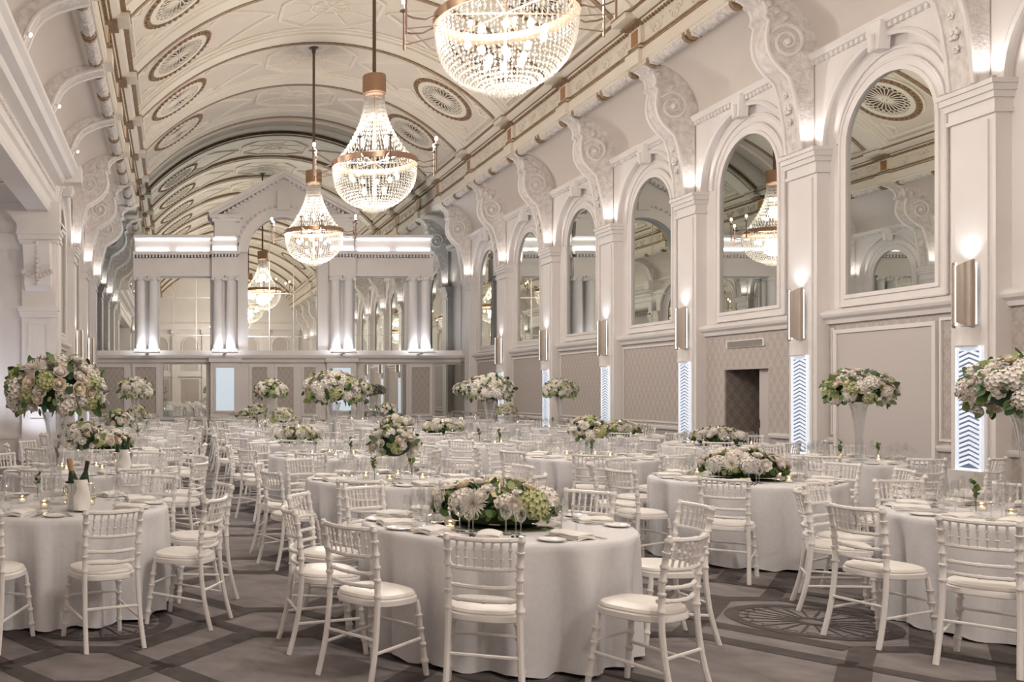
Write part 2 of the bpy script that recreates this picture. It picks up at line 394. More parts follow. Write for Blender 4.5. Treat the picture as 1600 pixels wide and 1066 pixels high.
def build_console(side, y, parent, low=True):
    W = lambda u: wx(side, u)
    hw = .235
    ks = 1.0 if side > 0 else 1.3
    f = lambda u: u if u < .55 or side > 0 else .52+(u-.52)*(1.49-.52)/(1.16-.52)
    front = [(f(u), z) for u, z in CONS if low or z > 6.8]
    back = [(u+.0, z) for u, z in reversed(cove_pts(side, 8))]
    if not low: front = [(u+.27+.06*math.sin(i*.9), z-.09) for i, (u, z) in enumerate(cove_pts(side, 10))][:-1]+[(eu(side, 1.14), 8.0)]
    poly = front+[(p-.03, q+.03) for p, q in back]+([(.15, 6.9), (.15, 5.46)] if low else [(.1, 6.85)])
    mb = MB(); mb.prism(poly, y-hw+.04, y+hw-.04, lambda p, q, a: (W(p), a, q), 0, True, True)
    o = ob('console_bracket', mb, 'carved', parent)
    # raised edge fillets along both front arrises and carved ribbon between
    rb = MB()
    for s in (-1, 1):
        path = [(W(u+.005), y+s*(hw-.045), z) for u, z in front]
        rb.tube(path, .035, 6)
    ob('ribbon_edge', rb, 'paint', o)
    # side volutes
    for s in ((-1, 1) if low else ()):
        vm = MB(); cu, cz = f(.58), 7.18
        pts = []
        for t in np.linspace(0, 4.2*PI, 46):
            r = .285*(1-t/(4.6*PI)); pts.append((W(cu+r*math.cos(t+.6)), y+s*(hw-.03), cz+r*math.sin(t+.6)))
        vm.tube(pts, [.034*(1-.5*i/46) for i in range(46)], 6)
        vm.sphere((W(cu), y+s*(hw-.03), cz), .06, 8, 6)
        ob('volute', vm, 'paint', o)
        lm = MB()
        for i, (u, z) in enumerate(((f(.98), 7.88), (f(.86), 7.80), (f(.74), 7.68), (f(.60), 7.58))):
            lm.sphere((W(u), y+s*(hw-.04), z), .075, 7, 5, 0, (1, .5, 1))
        ob('leaf_carving', lm, 'carved', o)
    if low:
        for z, r in ((6.15, .085), (5.95, .05), (6.38, .05)):
            u = .42+(z-5.95)*.15; fl = MB()
            for k in range(6):
                a = k*PI/3; fl.sphere((W(u), y+r*.7*math.cos(a), z+r*.7*math.sin(a)), r*.42, 6, 4)
            fl.sphere((W(u+.02), y, z), r*.4, 6, 4)
            ob('flower_carving', fl, 'paint', o)
        light('SPOT', 'uplight', o, (W(.27), y-.37, 5.53), E_UPLIGHT, (1, .97, .95), .03, spot_size=math.radians(150), spot_blend=.9, rot=(PI, 0, 0))
        light('SPOT', 'uplight', o, (W(.27), y+.37, 5.53), E_UPLIGHT, (1, .97, .95), .03, spot_size=math.radians(150), spot_blend=.9, rot=(PI, 0, 0))
        um = MB(); um.lathe([(.035, 0), (.035, .03)], 10, (W(.28), y-.39, 5.46), cap1=True)
        um.lathe([(.035, 0), (.035, .03)], 10, (W(.28), y+.39, 5.46), cap1=True)
        ob('uplight_cup', um, 'greypaint', o)
    return o
def arch_path(cy, hw, zb, zs, n=20):
    return [(cy-hw, zb), (cy-hw, zs)]+[(cy-hw*math.cos(t), zs+hw*math.sin(t)) for t in np.linspace(0, PI, n)][1:-1]+[(cy+hw, zs), (cy+hw, zb)]
def ring_between(side, pa, pb, u0, u1):          # solid band between two matching open paths
    mb = MB(); n = len(pa); W = lambda u: wx(side, u)
    vs = [(W(u1), y, z) for y, z in pa]+[(W(u1), y, z) for y, z in pb]+[(W(u0), y, z) for y, z in pa]+[(W(u0), y, z) for y, z in pb]
    fs = []
    for i in range(n-1):
        fs += [(i, i+1, n+i+1, n+i), (2*n+i, i, i+1, 2*n+i+1) if False else (i, 2*n+i, 2*n+i+1, i+1), (n+i, n+i+1, 3*n+i+1, 3*n+i)]
    mb.add(vs, fs); return mb
ORD = ['first', 'second', 'third', 'fourth', 'fifth', 'sixth', 'seventh', 'eighth', 'ninth', 'tenth', 'eleventh', 'twelfth']
def build_bay(side, p0, p1, parent, idx):
    cy = (p0+p1)/2; W = lambda u: wx(side, u)
    # spandrel plate with arched opening
    hw = (p1-p0)/2-.36; zs = 5.45; top = 6.86
    arc = [(cy-hw*math.cos(t), zs+hw*math.sin(t)*1.0) for t in np.linspace(0, PI, 25)]
    rz = (top-.10-zs)/hw
    arc = [(cy-hw*math.cos(t), zs+(top-.12-zs)*math.sin(t)) for t in np.linspace(0, PI, 25)]
    tp = [(min(max(cy-(hw+.36)*math.cos(t), p0), p1), top) for t in np.linspace(0, PI, 25)]
    tp[0] = (p0, zs); tp[-1] = (p1, zs)
    tp = [(p0, zs), (p0, top)]+tp[1:-1]+[(p1, top), (p1, zs)]
    arc2 = [arc[0], arc[0]]+arc[1:-1]+[arc[-1], arc[-1]]
    ob('spandrel', ring_between(side, arc2, tp, -.02, .13), 'paint', parent)
    am = MB(); am.tube([(W(.13), y, z) for y, z in [(cy-hw, zs-.05)]+arc+[(cy+hw, zs-.05)]], .045, 6)
    in2 = [(cy-(hw-.2)*math.cos(t), zs+(top-.32-zs)*math.sin(t)) for t in np.linspace(0, PI, 25)]
    am.tube([(W(.02), y, z) for y, z in in2], .03, 6)
    ob('archivolt', am, 'paint', parent)
    ks = MB(); ks.prism([(cy-.10, 6.52), (cy+.10, 6.52), (cy+.15, 6.92), (cy-.15, 6.92)], .1, .27, lambda p, q, a: (W(a), p, q)); ks.tube([(W(.27), cy, 6.55), (W(.30), cy, 6.6), (W(.30), cy, 6.75)], .05, 6)
    ob('keystone', ks, 'paint', parent)
    # arched mirror
    mw = .86; zb = 3.08; mzs = 5.35
    who = 'side wall' if side > 0 else 'opposite wall'
    t = thing('arched_mirror', f'tall arched wall mirror in the {ORD[idx]} bay of the {"right" if side>0 else "left"} wall', 'mirror', (0, 0, 0), 0, 'arched mirrors along the side walls')
    pin = arch_path(cy, mw, zb, mzs); pout = arch_path(cy, mw+.17, zb-.17, mzs); pmid = arch_path(cy, mw+.06, zb-.06, mzs)
    g = MB(); g.add([(W(.02), y, z) for y, z in pin], [tuple(range(len(pin)))])
    ob('mirror_glass', g, 'mirror', t)
    fr = ring_between(side, pin+[pin[0]], pmid+[pmid[0]], .0, .06); fr.join(ring_between(side, pmid+[pmid[0]], pout+[pout[0]], .0, .035)); 
    fr.tube([(W(.04), y, z) for y, z in pout+[pout[0]]], .022, 6)
    ob('frame', fr, 'paint', t)
def build_upper(side, parent):
    top = 6.95
    segs = runs(side) if side > 0 else [(YB, YF)]
    W = lambda u: wx(side, u)
    # dentilled ledge
    led = [(YB, YF)] if side > 0 else [(22.6, YF), (YB, 6.0)]
    for a, b in led:
        l = ob('ledge', profile_run(side, [(-.05, 6.80), (.14, 6.80), (.14, 6.86), (.20, 6.88), (.24, 6.95), (.24, 6.98), (-.05, 6.98)], a, b), 'paint', parent)
        d = MB(); y = max(a, 9.0)
        while y < b:
            x0, x1 = sorted((W(.13), W(.185))); d.box(x0, x1, y, y+.06, 6.80, 6.865); y += .11
        tag(ob('dentil', d, 'paint', l), kind='stuff')
build_upper(1, wallR); build_upper(-1, wallL)
for i, y in enumerate(ALLP):
    build_pier(1, y, wallR); build_console(1, y, wallR)
    if y > 22 or y < 3: build_pier(-1, y, wallL)
    build_console(-1, y, wallL, low=(y > 22.6 or y < 6))
vb = [(PIERS[k], PIERS[k+1]) for k in range(6)]
for k, (a, b) in enumerate([(8.8, 12.2)]+vb): build_bay(1, a, b, wallR, k)
for k, (a, b) in enumerate(vb[3:]): build_bay(-1, a, b, wallL, k)
build_bay(-1, 2.0, 5.4, wallL, 4)

# ------------------------------------------------------------------ cove, entablature, vault
ceiling = None
def build_ceiling():
    global ceiling
    mb = MB(); n = 40
    prof = [vault(p, -.25) for p in np.linspace(-VA-.04, VA+.04, n)]
    inner = [vault(p) for p in np.linspace(-VA, VA, n)]
    mb.prism(inner+prof[::-1], YB, YF, lambda p, q, a: (p, a, q), 0, True, True)
    ceiling = struct('ceiling', mb, 'vaultpanel', 'cream barrel vaulted ceiling with ribs and rosettes')
    for side, par in ((1, wallR), (-1, wallL)):
        W = lambda u: wx(side, u)
        cp = cove_pts(side)
        c = MB(); c.prism(cp+[(eu(side, 1.1), 8.3), (-.3, 8.3), (-.3, 6.95)], YB, YF, lambda p, q, a: (W(p), a, q), 0, True)
        cv = struct('trim_%d' % (1 if side > 0 else 2), c, 'covepaint', 'plain curved cove below the gilded entablature')
        E = lambda u: eu(side, u)
        e = MB(); prof = [(.9, 8.0), (1.19, 8.0), (1.19, 8.05), (1.22, 8.07), (1.22, 8.30), (1.17, 8.33), (1.15, 8.40), (1.15, 8.74), (1.22, 8.78), (1.26, 8.84), (1.30, 8.86), (1.40, 8.93), (1.44, 9.0), (1.50, 9.02), (1.50, 9.12), (1.3, 9.16), (.9, 9.16)]
        e.prism([(E(u), z) for u, z in prof], YB, YF, lambda p, q, a: (W(p), a, q))
        en = struct('trim_%d' % (3 if side > 0 else 4), e, 'ceil', 'deep moulded entablature with brown bands under the vault')
        def strip(u0, u1, z0, z1, m, y0=YB, y1=YF, nm='gilded_band', par=None):
            x0, x1 = sorted((W(E(u0)), W(E(u1)))); return ob(nm, bx(x0, x1, y0, y1, z0, z1), m, par or en)
        strip(1.14, 1.185, 8.375, 8.415, 'bronze'); strip(1.2, 1.305, 8.845, 8.875, 'bronze'); strip(1.4, 1.515, 8.99, 9.012, 'bronze'); strip(1.15, 1.235, 8.29, 8.312, 'bronze')
        # dentil cord of the brown band
        dm = MB(); y = 10.0
        while y < YF:
            x0, x1 = sorted((W(E(1.2)), W(E(1.255)))); dm.box(x0, x1, y, y+.055, 8.755, 8.815); y += .11
        tag(ob('gilded_dentil', dm, 'bronze', en), kind='stuff')
        # frieze scrollwork mesh, one bay
        for k in range(len(ALLP)-1):
            a, b = ALLP[k], ALLP[k+1]
            if b < 8: continue
            sm = MB(); nn = 4; L = (b-a-.7)/nn
            for j in range(nn):
                c0 = a+.35+L*(j+.5); sg = 1 if j % 2 else -1
                pts = []
                for t in np.linspace(0, 3.2*PI, 22):
                    r = .13*(1-t/(3.7*PI)); pts.append((W(E(1.16)), c0+1.5*r*math.cos(t*sg+PI), 8.57+r*math.sin(t*sg+PI)))
                sm.tube(pts, .018, 4)
                for q in range(3): sm.sphere((W(E(1.16)), c0+(-.32+.3*q)*L, 8.57+.07*(-1)**q), .04, 5, 4)
            ob('frieze_scroll', sm, 'ceil', en)
            # garland rolls under the architrave
            for j in range(2):
                y0 = a+.30+j*((b-a-.6)/2+.02); y1 = y0+(b-a-.6)/2-.14
                g = MB(); nu, nv = 10, 40; vs = []
                for i in range(nv):
                    yy = y0+(y1-y0)*i/(nv-1)
                    for q in range(nu):
                        an = 2*PI*q/nu; r = .125+.02*math.sin(i*1.9+q*2.6)+random.uniform(-.008, .008)
                        if i in (0, nv-1): r = .06
                        vs.append((W(E(1.06)+r*math.cos(an)), yy, 8.02+r*math.sin(an)))
                g.add(vs, [(i*nu+q, i*nu+(q+1) % nu, (i+1)*nu+(q+1) % nu, (i+1)*nu+q) for i in range(nv-1) for q in range(nu)], 0, True)
                gr = ob('garland', g, 'carved', en)
                bd = MB(); 
                for yy in (y0-.0, y1-.0): bd.tube([(W(E(1.06)), yy-.045, 8.02), (W(E(1.06)), yy+.045, 8.02)], .145, 10)
                ob('garland_band', bd, 'bronze', gr)
        for y in ALLP:
            if y < 5: continue
            x0, x1 = sorted((W(E(1.1)), W(E(1.235))))
            blk = ob('frieze_block', bx(x0, x1, y-.24, y+.24, 8.34, 8.78), 'ceil', en)
            xa = sorted((W(E(1.225)), W(E(1.245))))
            ob('gilt_square', bx(*xa, y-.13, y+.13, 8.44, 8.72), 'gilt', blk)
            ob('architrave_break', bx(*sorted((W(E(1.0)), W(E(1.30)))), y-.28, y+.28, 8.02, 8.31), 'ceil', en)
            ob('break_band', bx(*sorted((W(E(1.0)), W(E(1.312)))), y-.29, y+.29, 8.29, 8.315), 'bronze', en)
            ob('break_band', bx(*sorted((W(E(1.1)), W(E(1.25)))), y-.255, y+.255, 8.375, 8.415), 'bronze', en)
            ob('break_band', bx(*sorted((W(E(1.1)), W(E(1.38)))), y-.30, y+.30, 8.80, 8.85), 'bronze', en)
            x0, x1 = sorted((W(E(1.2)), W(E(1.56))))
            ob('cornice_break', bx(x0, x1, y-.3, y+.3, 8.88, 9.1), 'ceil', en)
            ob('cornice_edge', bx(*sorted((W(E(1.2)), W(E(1.575)))), y-.31, y+.31, 8.99, 9.012), 'bronze', en)
    # ribs
    n = 40
    def band(y0, y1, dr, mats, nm, a=VA, par=None, thick=.1):
        mb = MB(); ph = np.linspace(-a, a, n)
        poly = [vault(p, dr) for p in ph]+[vault(p, -.05) for p in ph[::-1]]
        mb.prism(poly, y0, y1, lambda p, q, c: (p, c, q), 0, True, True); return ob(nm, mb, mats, par or ceiling)
    for y in ALLP:
        r = band(y-.62, y+.22, .07, 'ceil', 'rib'); band(y-.48, y+.08, .12, 'ceil', 'rib_fascia', par=r)
        band(y+.22, y+.34, .10, 'bronze', 'rib_cord', par=r)
        band(y-.72, y-.62, .04, 'ceil', 'rib_moulding', par=r)
    band(YF-.55, YF-.03, .07, 'ceil', 'rib')
    # rosettes
    ringm = MB(); N = 36
    def disc_ring(mb, r0, r1, h0, h1, nseg=N, mi=0):
        vs = [(r*math.cos(2*PI*k/nseg), r*math.sin(2*PI*k/nseg), h) for r, h in ((r0, h0), (r0, h1), (r1, h1), (r1, h0)) for k in range(nseg)]
        mb.add(vs, [(j*nseg+k, j*nseg+(k+1) % nseg, (j+1)*nseg+(k+1) % nseg, (j+1)*nseg+k) for j in range(3) for k in range(nseg)], mi)
    disc_ring(ringm, .80, .97, -.02, .05); 
    for k in range(36):
        a = 2*PI*k/36; ringm.sphere((.885*math.cos(a), .885*math.sin(a), .05), .055, 6, 4)
    ringme = ringm.mesh('rosette_ring', ['bronze'])
    wr = MB(); disc_ring(wr, .97, 1.04, -.02, .04); disc_ring(wr, .66, .80, -.02, .06); wrm = wr.mesh('rosette_moulding', ['ceil'])
    bkm = MB(); bkm.add([(.68*math.cos(2*PI*k/24), .68*math.sin(2*PI*k/24), .005) for k in range(24)], [tuple(range(24))]); bkme = bkm.mesh('rosette_back', ['rodmetal'])
    gm = MB(); 
    for k in range(24):
        a = 2*PI*k/24; c, s_ = math.cos(a), math.sin(a)
        gm.tube([(.1*c, .1*s_, .03), (.47*c, .47*s_, .03)], .018, 4, caps=False)
        a2 = a+PI/24
        gm.tube([(.47*c, .47*s_, .03), (.56*math.cos(a2), .56*math.sin(a2), .03), (.47*math.cos(a+PI/12), .47*math.sin(a+PI/12), .03)], .018, 4, caps=False)
        gm.tube([(.56*math.cos(a2), .56*math.sin(a2), .03), (.66*c, .66*s_, .03)], .018, 4, caps=False)
        gm.tube([(.56*math.cos(a2), .56*math.sin(a2), .03), (.66*math.cos(a+PI/12), .66*math.sin(a+PI/12), .03)], .018, 4, caps=False)
    disc_ring(gm, .07, .13, -.0, .05, 16); gm.sphere((0, 0, .03), .06, 8, 6)
    grm = gm.mesh('rosette_grille', ['ceil'])
    bays = [(ALLP[k], ALLP[k+1]) for k in range(len(ALLP)-1)]
    def bar(p0, p1, r=.03, m='ceil', par=None, dr=.0):   # moulding bar on the vault from (phi,y) to (phi,y)
        pts = [];
        for t in np.linspace(0, 1, 8):
            ph = p0[0]+(p1[0]-p0[0])*t; x, z = vault(ph, dr); pts.append((x, p0[1]+(p1[1]-p0[1])*t, z))
        return MB().tube(pts, r, 5)
    for a, b in bays:
        if b < 6: continue
        y0, y1 = a+.36, b-.74; cyy = (y0+y1)/2
        for sg in (-1, 1):
            ph = sg*math.radians(34.4); x, z = vault(ph, .02)
            r = ob('ceiling_rosette', ringme, parent=ceiling, loc=(x, cyy, z), rot=(PI, ph, 0))
            for nm, me in (('rosette_moulding', wrm), ('rosette_back', bkme), ('rosette_grille', grm)): ob(nm, me, parent=r)
            fm = MB()
            pi_, po = sg*math.radians(24), sg*math.radians(45.5)
            for q0, q1 in (((pi_, y0+.06), (po, y0+.06)), ((pi_, y1-.06), (po, y1-.06)), ((po, y0+.06), (po, y1-.06))): fm.join(bar(q0, q1, .065))
            fm.join(bar((pi_, y0+.06), (sg*math.radians(12), cyy), .065)); fm.join(bar((pi_, y1-.06), (sg*math.radians(12), cyy), .065))
            for yy, q in ((y0+.25, 1), (y1-.25, -1)):
                for pp in (27, 43.5):
                    pc = sg*math.radians(pp); dd = math.radians(2.6); c2 = MB()
                    fm.join(bar((pc-dd, yy), (pc+dd, yy), .045)); fm.join(bar((pc-dd, yy), (pc, yy+q*.3), .045)); fm.join(bar((pc+dd, yy), (pc, yy+q*.3), .045))
            ob('vault_moulding', fm, 'ceil', ceiling)
        fm = MB(); p8 = math.radians(10.5); p4 = math.radians(5)
        oc = [(-p8, cyy-.5), (-p8, cyy+.5), (-p4, y1-.1), (p4, y1-.1), (p8, cyy+.5), (p8, cyy-.5), (p4, y0+.1), (-p4, y0+.1)]
        for i in range(8): fm.join(bar(oc[i], oc[(i+1) % 8], .075))
        for i in range(0, 8): fm.join(bar(oc[i], (0, cyy), .03))
        ob('octagon_moulding', fm, 'ceil', ceiling)
        x, z = vault(0, .0); cr = MB()
        for r in (.34, .42): cr.tube([(x+r*1.2*math.cos(t), cyy+r*math.sin(t), vault(math.asin(r*1.2*math.cos(t)/VR))[1]) for t in np.linspace(0, 2*PI, 25)], .03, 5, caps=False)
        ob('crown_ring', cr, 'ceil', ceiling)
build_ceiling()

# ------------------------------------------------------------------ left recess with its return wall, soffit and ledge
def build_recess():
    ya, yb = 6.0, 22.3
    X0 = -5.6
    o = struct('wall_recess', bx(X0-.3, X0, ya, yb+.6, 0, 6.4), 'paint', 'plain back wall of the side recess')
    rw = struct('wall_return', bx(X0, XL+.0, yb, yb+.4, 0, 6.9), 'paint', 'return wall of the recess with a panelled pilaster')
    ob('recess_end', bx(X0, XL, ya-.3, ya, 0, 6.9), 'paint', rw)
    sf = struct('trim_5', bx(X0, XL, ya, yb, 5.95, 6.3), 'ceil', 'coffered soffit above the side recess')
    for k in range(6):
        y0 = ya+.4+k*2.7
        ob('soffit_panel', bx(X0+.5, XL-.55, y0, y0+2.2, 5.93, 5.96), 'greypaint', sf)
        f = MB()
        for a, b, c, d in ((X0+.4, XL-.45, y0-.1, y0), (X0+.4, XL-.45, y0+2.2, y0+2.3), (X0+.4, X0+.5, y0, y0+2.2), (XL-.55, XL-.45, y0, y0+2.2)): f.box(a, b, c, d, 5.89, 5.96)
        ob('soffit_frame', f, 'ceil', sf)
    # long lintel and ledge
    lt = struct('trim_6', MB().prism([(-.45, 5.72), (.02, 5.72), (.06, 5.80), (.06, 6.0), (.12, 6.05), (.12, 6.2), (.10, 6.24), (.10, 6.42), (.30, 6.48), (.36, 6.56), (.52, 6.60), (.58, 6.68), (.66, 6.74), (.66, 6.82), (.4, 6.86), (-.45, 6.86)], ya, yb+.25, lambda p, q, a: (XL+p, a, q)), 'paint', 'long moulded ledge over the side recess')
    d = MB(); y = 12.0
    while y < yb:
        d.box(XL+.10, XL+.15, y, y+.07, 6.25, 6.32); y += .13
    tag(ob('bead_row', d, 'paint', lt), kind='stuff')
    ob('ledge_return', bx(XL, XL+.72, yb+.2, yb+.62, 6.50, 6.88), 'paint', lt)
    # pilaster on the return wall, facing the hall entrance side
    px0, px1 = -3.5, -2.72
    p = ob('return_pilaster', bx(px0, px1, yb-.22, yb, 0, 3.55), 'paint', rw)
    fr = MB()
    for a, b, c, e in ((px0+.14, px0+.2, .9, 3.2), (px1-.2, px1-.14, .9, 3.2), (px0+.2, px1-.2, .9, .96), (px0+.2, px1-.2, 3.14, 3.2)): fr.box(a, b, yb-.25, yb-.2, c, e)
    ob('pilaster_moulding', fr, 'paint', p)
    st = MB()
    for k, (e, z0, z1) in enumerate(((.03, 3.3, 3.36), (.05, 3.36, 3.44), (.08, 3.44, 3.55), (.0, 3.55, 5.0), (.05, 5.0, 5.08), (.09, 5.08, 5.2), (.12, 5.2, 5.3))): st.box(px0-e, px1+e, yb-.22-e, yb, z0, z1)
    ob('pilaster_capital', st, 'paint', p)
    cb = MB()
    xm = (px0+px1)/2
    prof = [(0, 4.98), (-.42, 4.98), (-.46, 4.9), (-.40, 4.72), (-.30, 4.5), (-.22, 4.25), (-.25, 4.12), (-.20, 4.0), (0, 3.9)]
    cb.prism(prof, xm-.3, xm+.3, lambda q, z, a: (a, yb-.22+q, z), 0, True)
    ob('corbel', cb, 'paint', p)
    bd = MB()
    for z in np.arange(4.05, 4.95, .1): bd.sphere((xm, yb-.22-.27-.17*max(0, (z-4.2)/.75), z), .05, 6, 4)
    for k in range(9): bd.sphere((xm-.32+.08*k, yb-.50, 4.32-.10*math.sin(PI*k/8)), .06, 6, 4)
    ob('garland_carving', bd, 'carved', p)
    st = MB(); st.box(px0-.1, px1+.12, yb-.32, yb, 5.3, 5.42); st.prism([(px0-.1, 5.42), (px1+.1, 5.42), (px1+.1, 5.95), (px0-.5, 5.95)], yb-.3, yb, lambda p_, q, a: (p_, a, q))
    ob('impost', st, 'paint', p)
    ob('pilaster_base', bx(px0-.06, px1+.06, yb-.3, yb, 0, .5), 'paint', p)
    ob('return_string', bx(X0, px0, yb-.08, yb, 4.9, 5.25), 'paint', rw); ob('return_skirting', bx(X0, px0, yb-.05, yb, 0, .5), 'paint', rw); ob('return_skirting', bx(X0, px0, yb-.09, yb, .5, .6), 'paint', rw)
    # spotlights on the ledge
    for k, (y) in enumerate((14.3, 17.9, 10.7, 21.3)):
        t = thing('ledge_spotlight', f'tiny white spotlight on the long ledge, {ORD[k]} of four', 'spotlight', (XL+.66, y, 6.86), 0, 'spotlights on the ledge')
        ob('spot_body', MB().tube([(0, 0, 0), (0, 0, .04), (.03, 0, .09), (.09, 0, .06)], [.02, .02, .03, .035], 8), 'chairwhite', t)
        ob('spot_lens', MB().sphere((.10, 0, .055), .035, 8, 6), 'ledwarm', t)
        light('SPOT', 'spot_lamp', t, (.16, 0, .03), E_SPOT, SOFT, .05, spot_size=math.radians(110), spot_blend=.8, rot=(0, math.radians(-48), 0))
build_recess()
def recess_uplights():
    for k, (x, y, e) in enumerate(((-3.12, 21.2, 60), (-4.7, 21.2, 60), (-4.9, 14.0, 100))):
        t = thing('floor_uplight', f'small floor uplight washing the recess wall, {ORD[k]} from the far pilaster', 'floor lamp', (x, y, 0), 0, 'floor uplights in the recess')
        ob('housing', MB().lathe([(.07, 0), (.08, .02), (.08, .14), (.072, .15), (.066, .14), (.066, .1)], 16, cap0=True), 'greypaint', t); ob('lens', MB().lathe([(.0, .12), (.066, .12)], 16), 'led', t)
        light('SPOT', 'uplight_lamp', t, (0, 0, .17), e, (.80, .85, 1), .06, spot_size=math.radians(105), spot_blend=.9, rot=(PI-.3 if k < 2 else PI, 0 if k < 2 else .3, 0))
recess_uplights()
def back_wall():
    W = bpy.data.objects['wall_back']; y = YB
    def fb(nm, x0, x1, u1, z0, z1, m='paint', par=W): return ob(nm, bx(x0, x1, y-.01, y+u1, z0, z1), m, par)
    fb('string_course', XL, XR, .15, 2.7, 2.9); fb('cornice', XL, XR, .35, 6.4, 6.9); fb('skirting', XL, XR, .05, 0, .3)
    for k in range(6):
        x = XL+.6+k*2.38; p = fb('pilaster', x-.25, x+.25, .2, 0, 6.4); fb('capital', x-.33, x+.33, .28, 6.1, 6.4, par=p)
        if k < 5:
            q = fb('papered_panel', x+.5, x+1.9, .04, .6, 2.5, 'wallpaper')
            path = [(x+.55, 3.2)]+[(x+1.19-.64*math.cos(t), 5.2+.64*math.sin(t)) for t in np.linspace(0, PI, 14)]+[(x+1.83, 3.2)]
            ob('arched_panel', MB().add([(a, y+.03, z) for a, z in path], [tuple(range(len(path)))]), 'doorgrey', W); ob('arch_moulding', MB().tube([(a, y+.04, z) for a, z in path], .06, 6), 'paint', W)
back_wall()

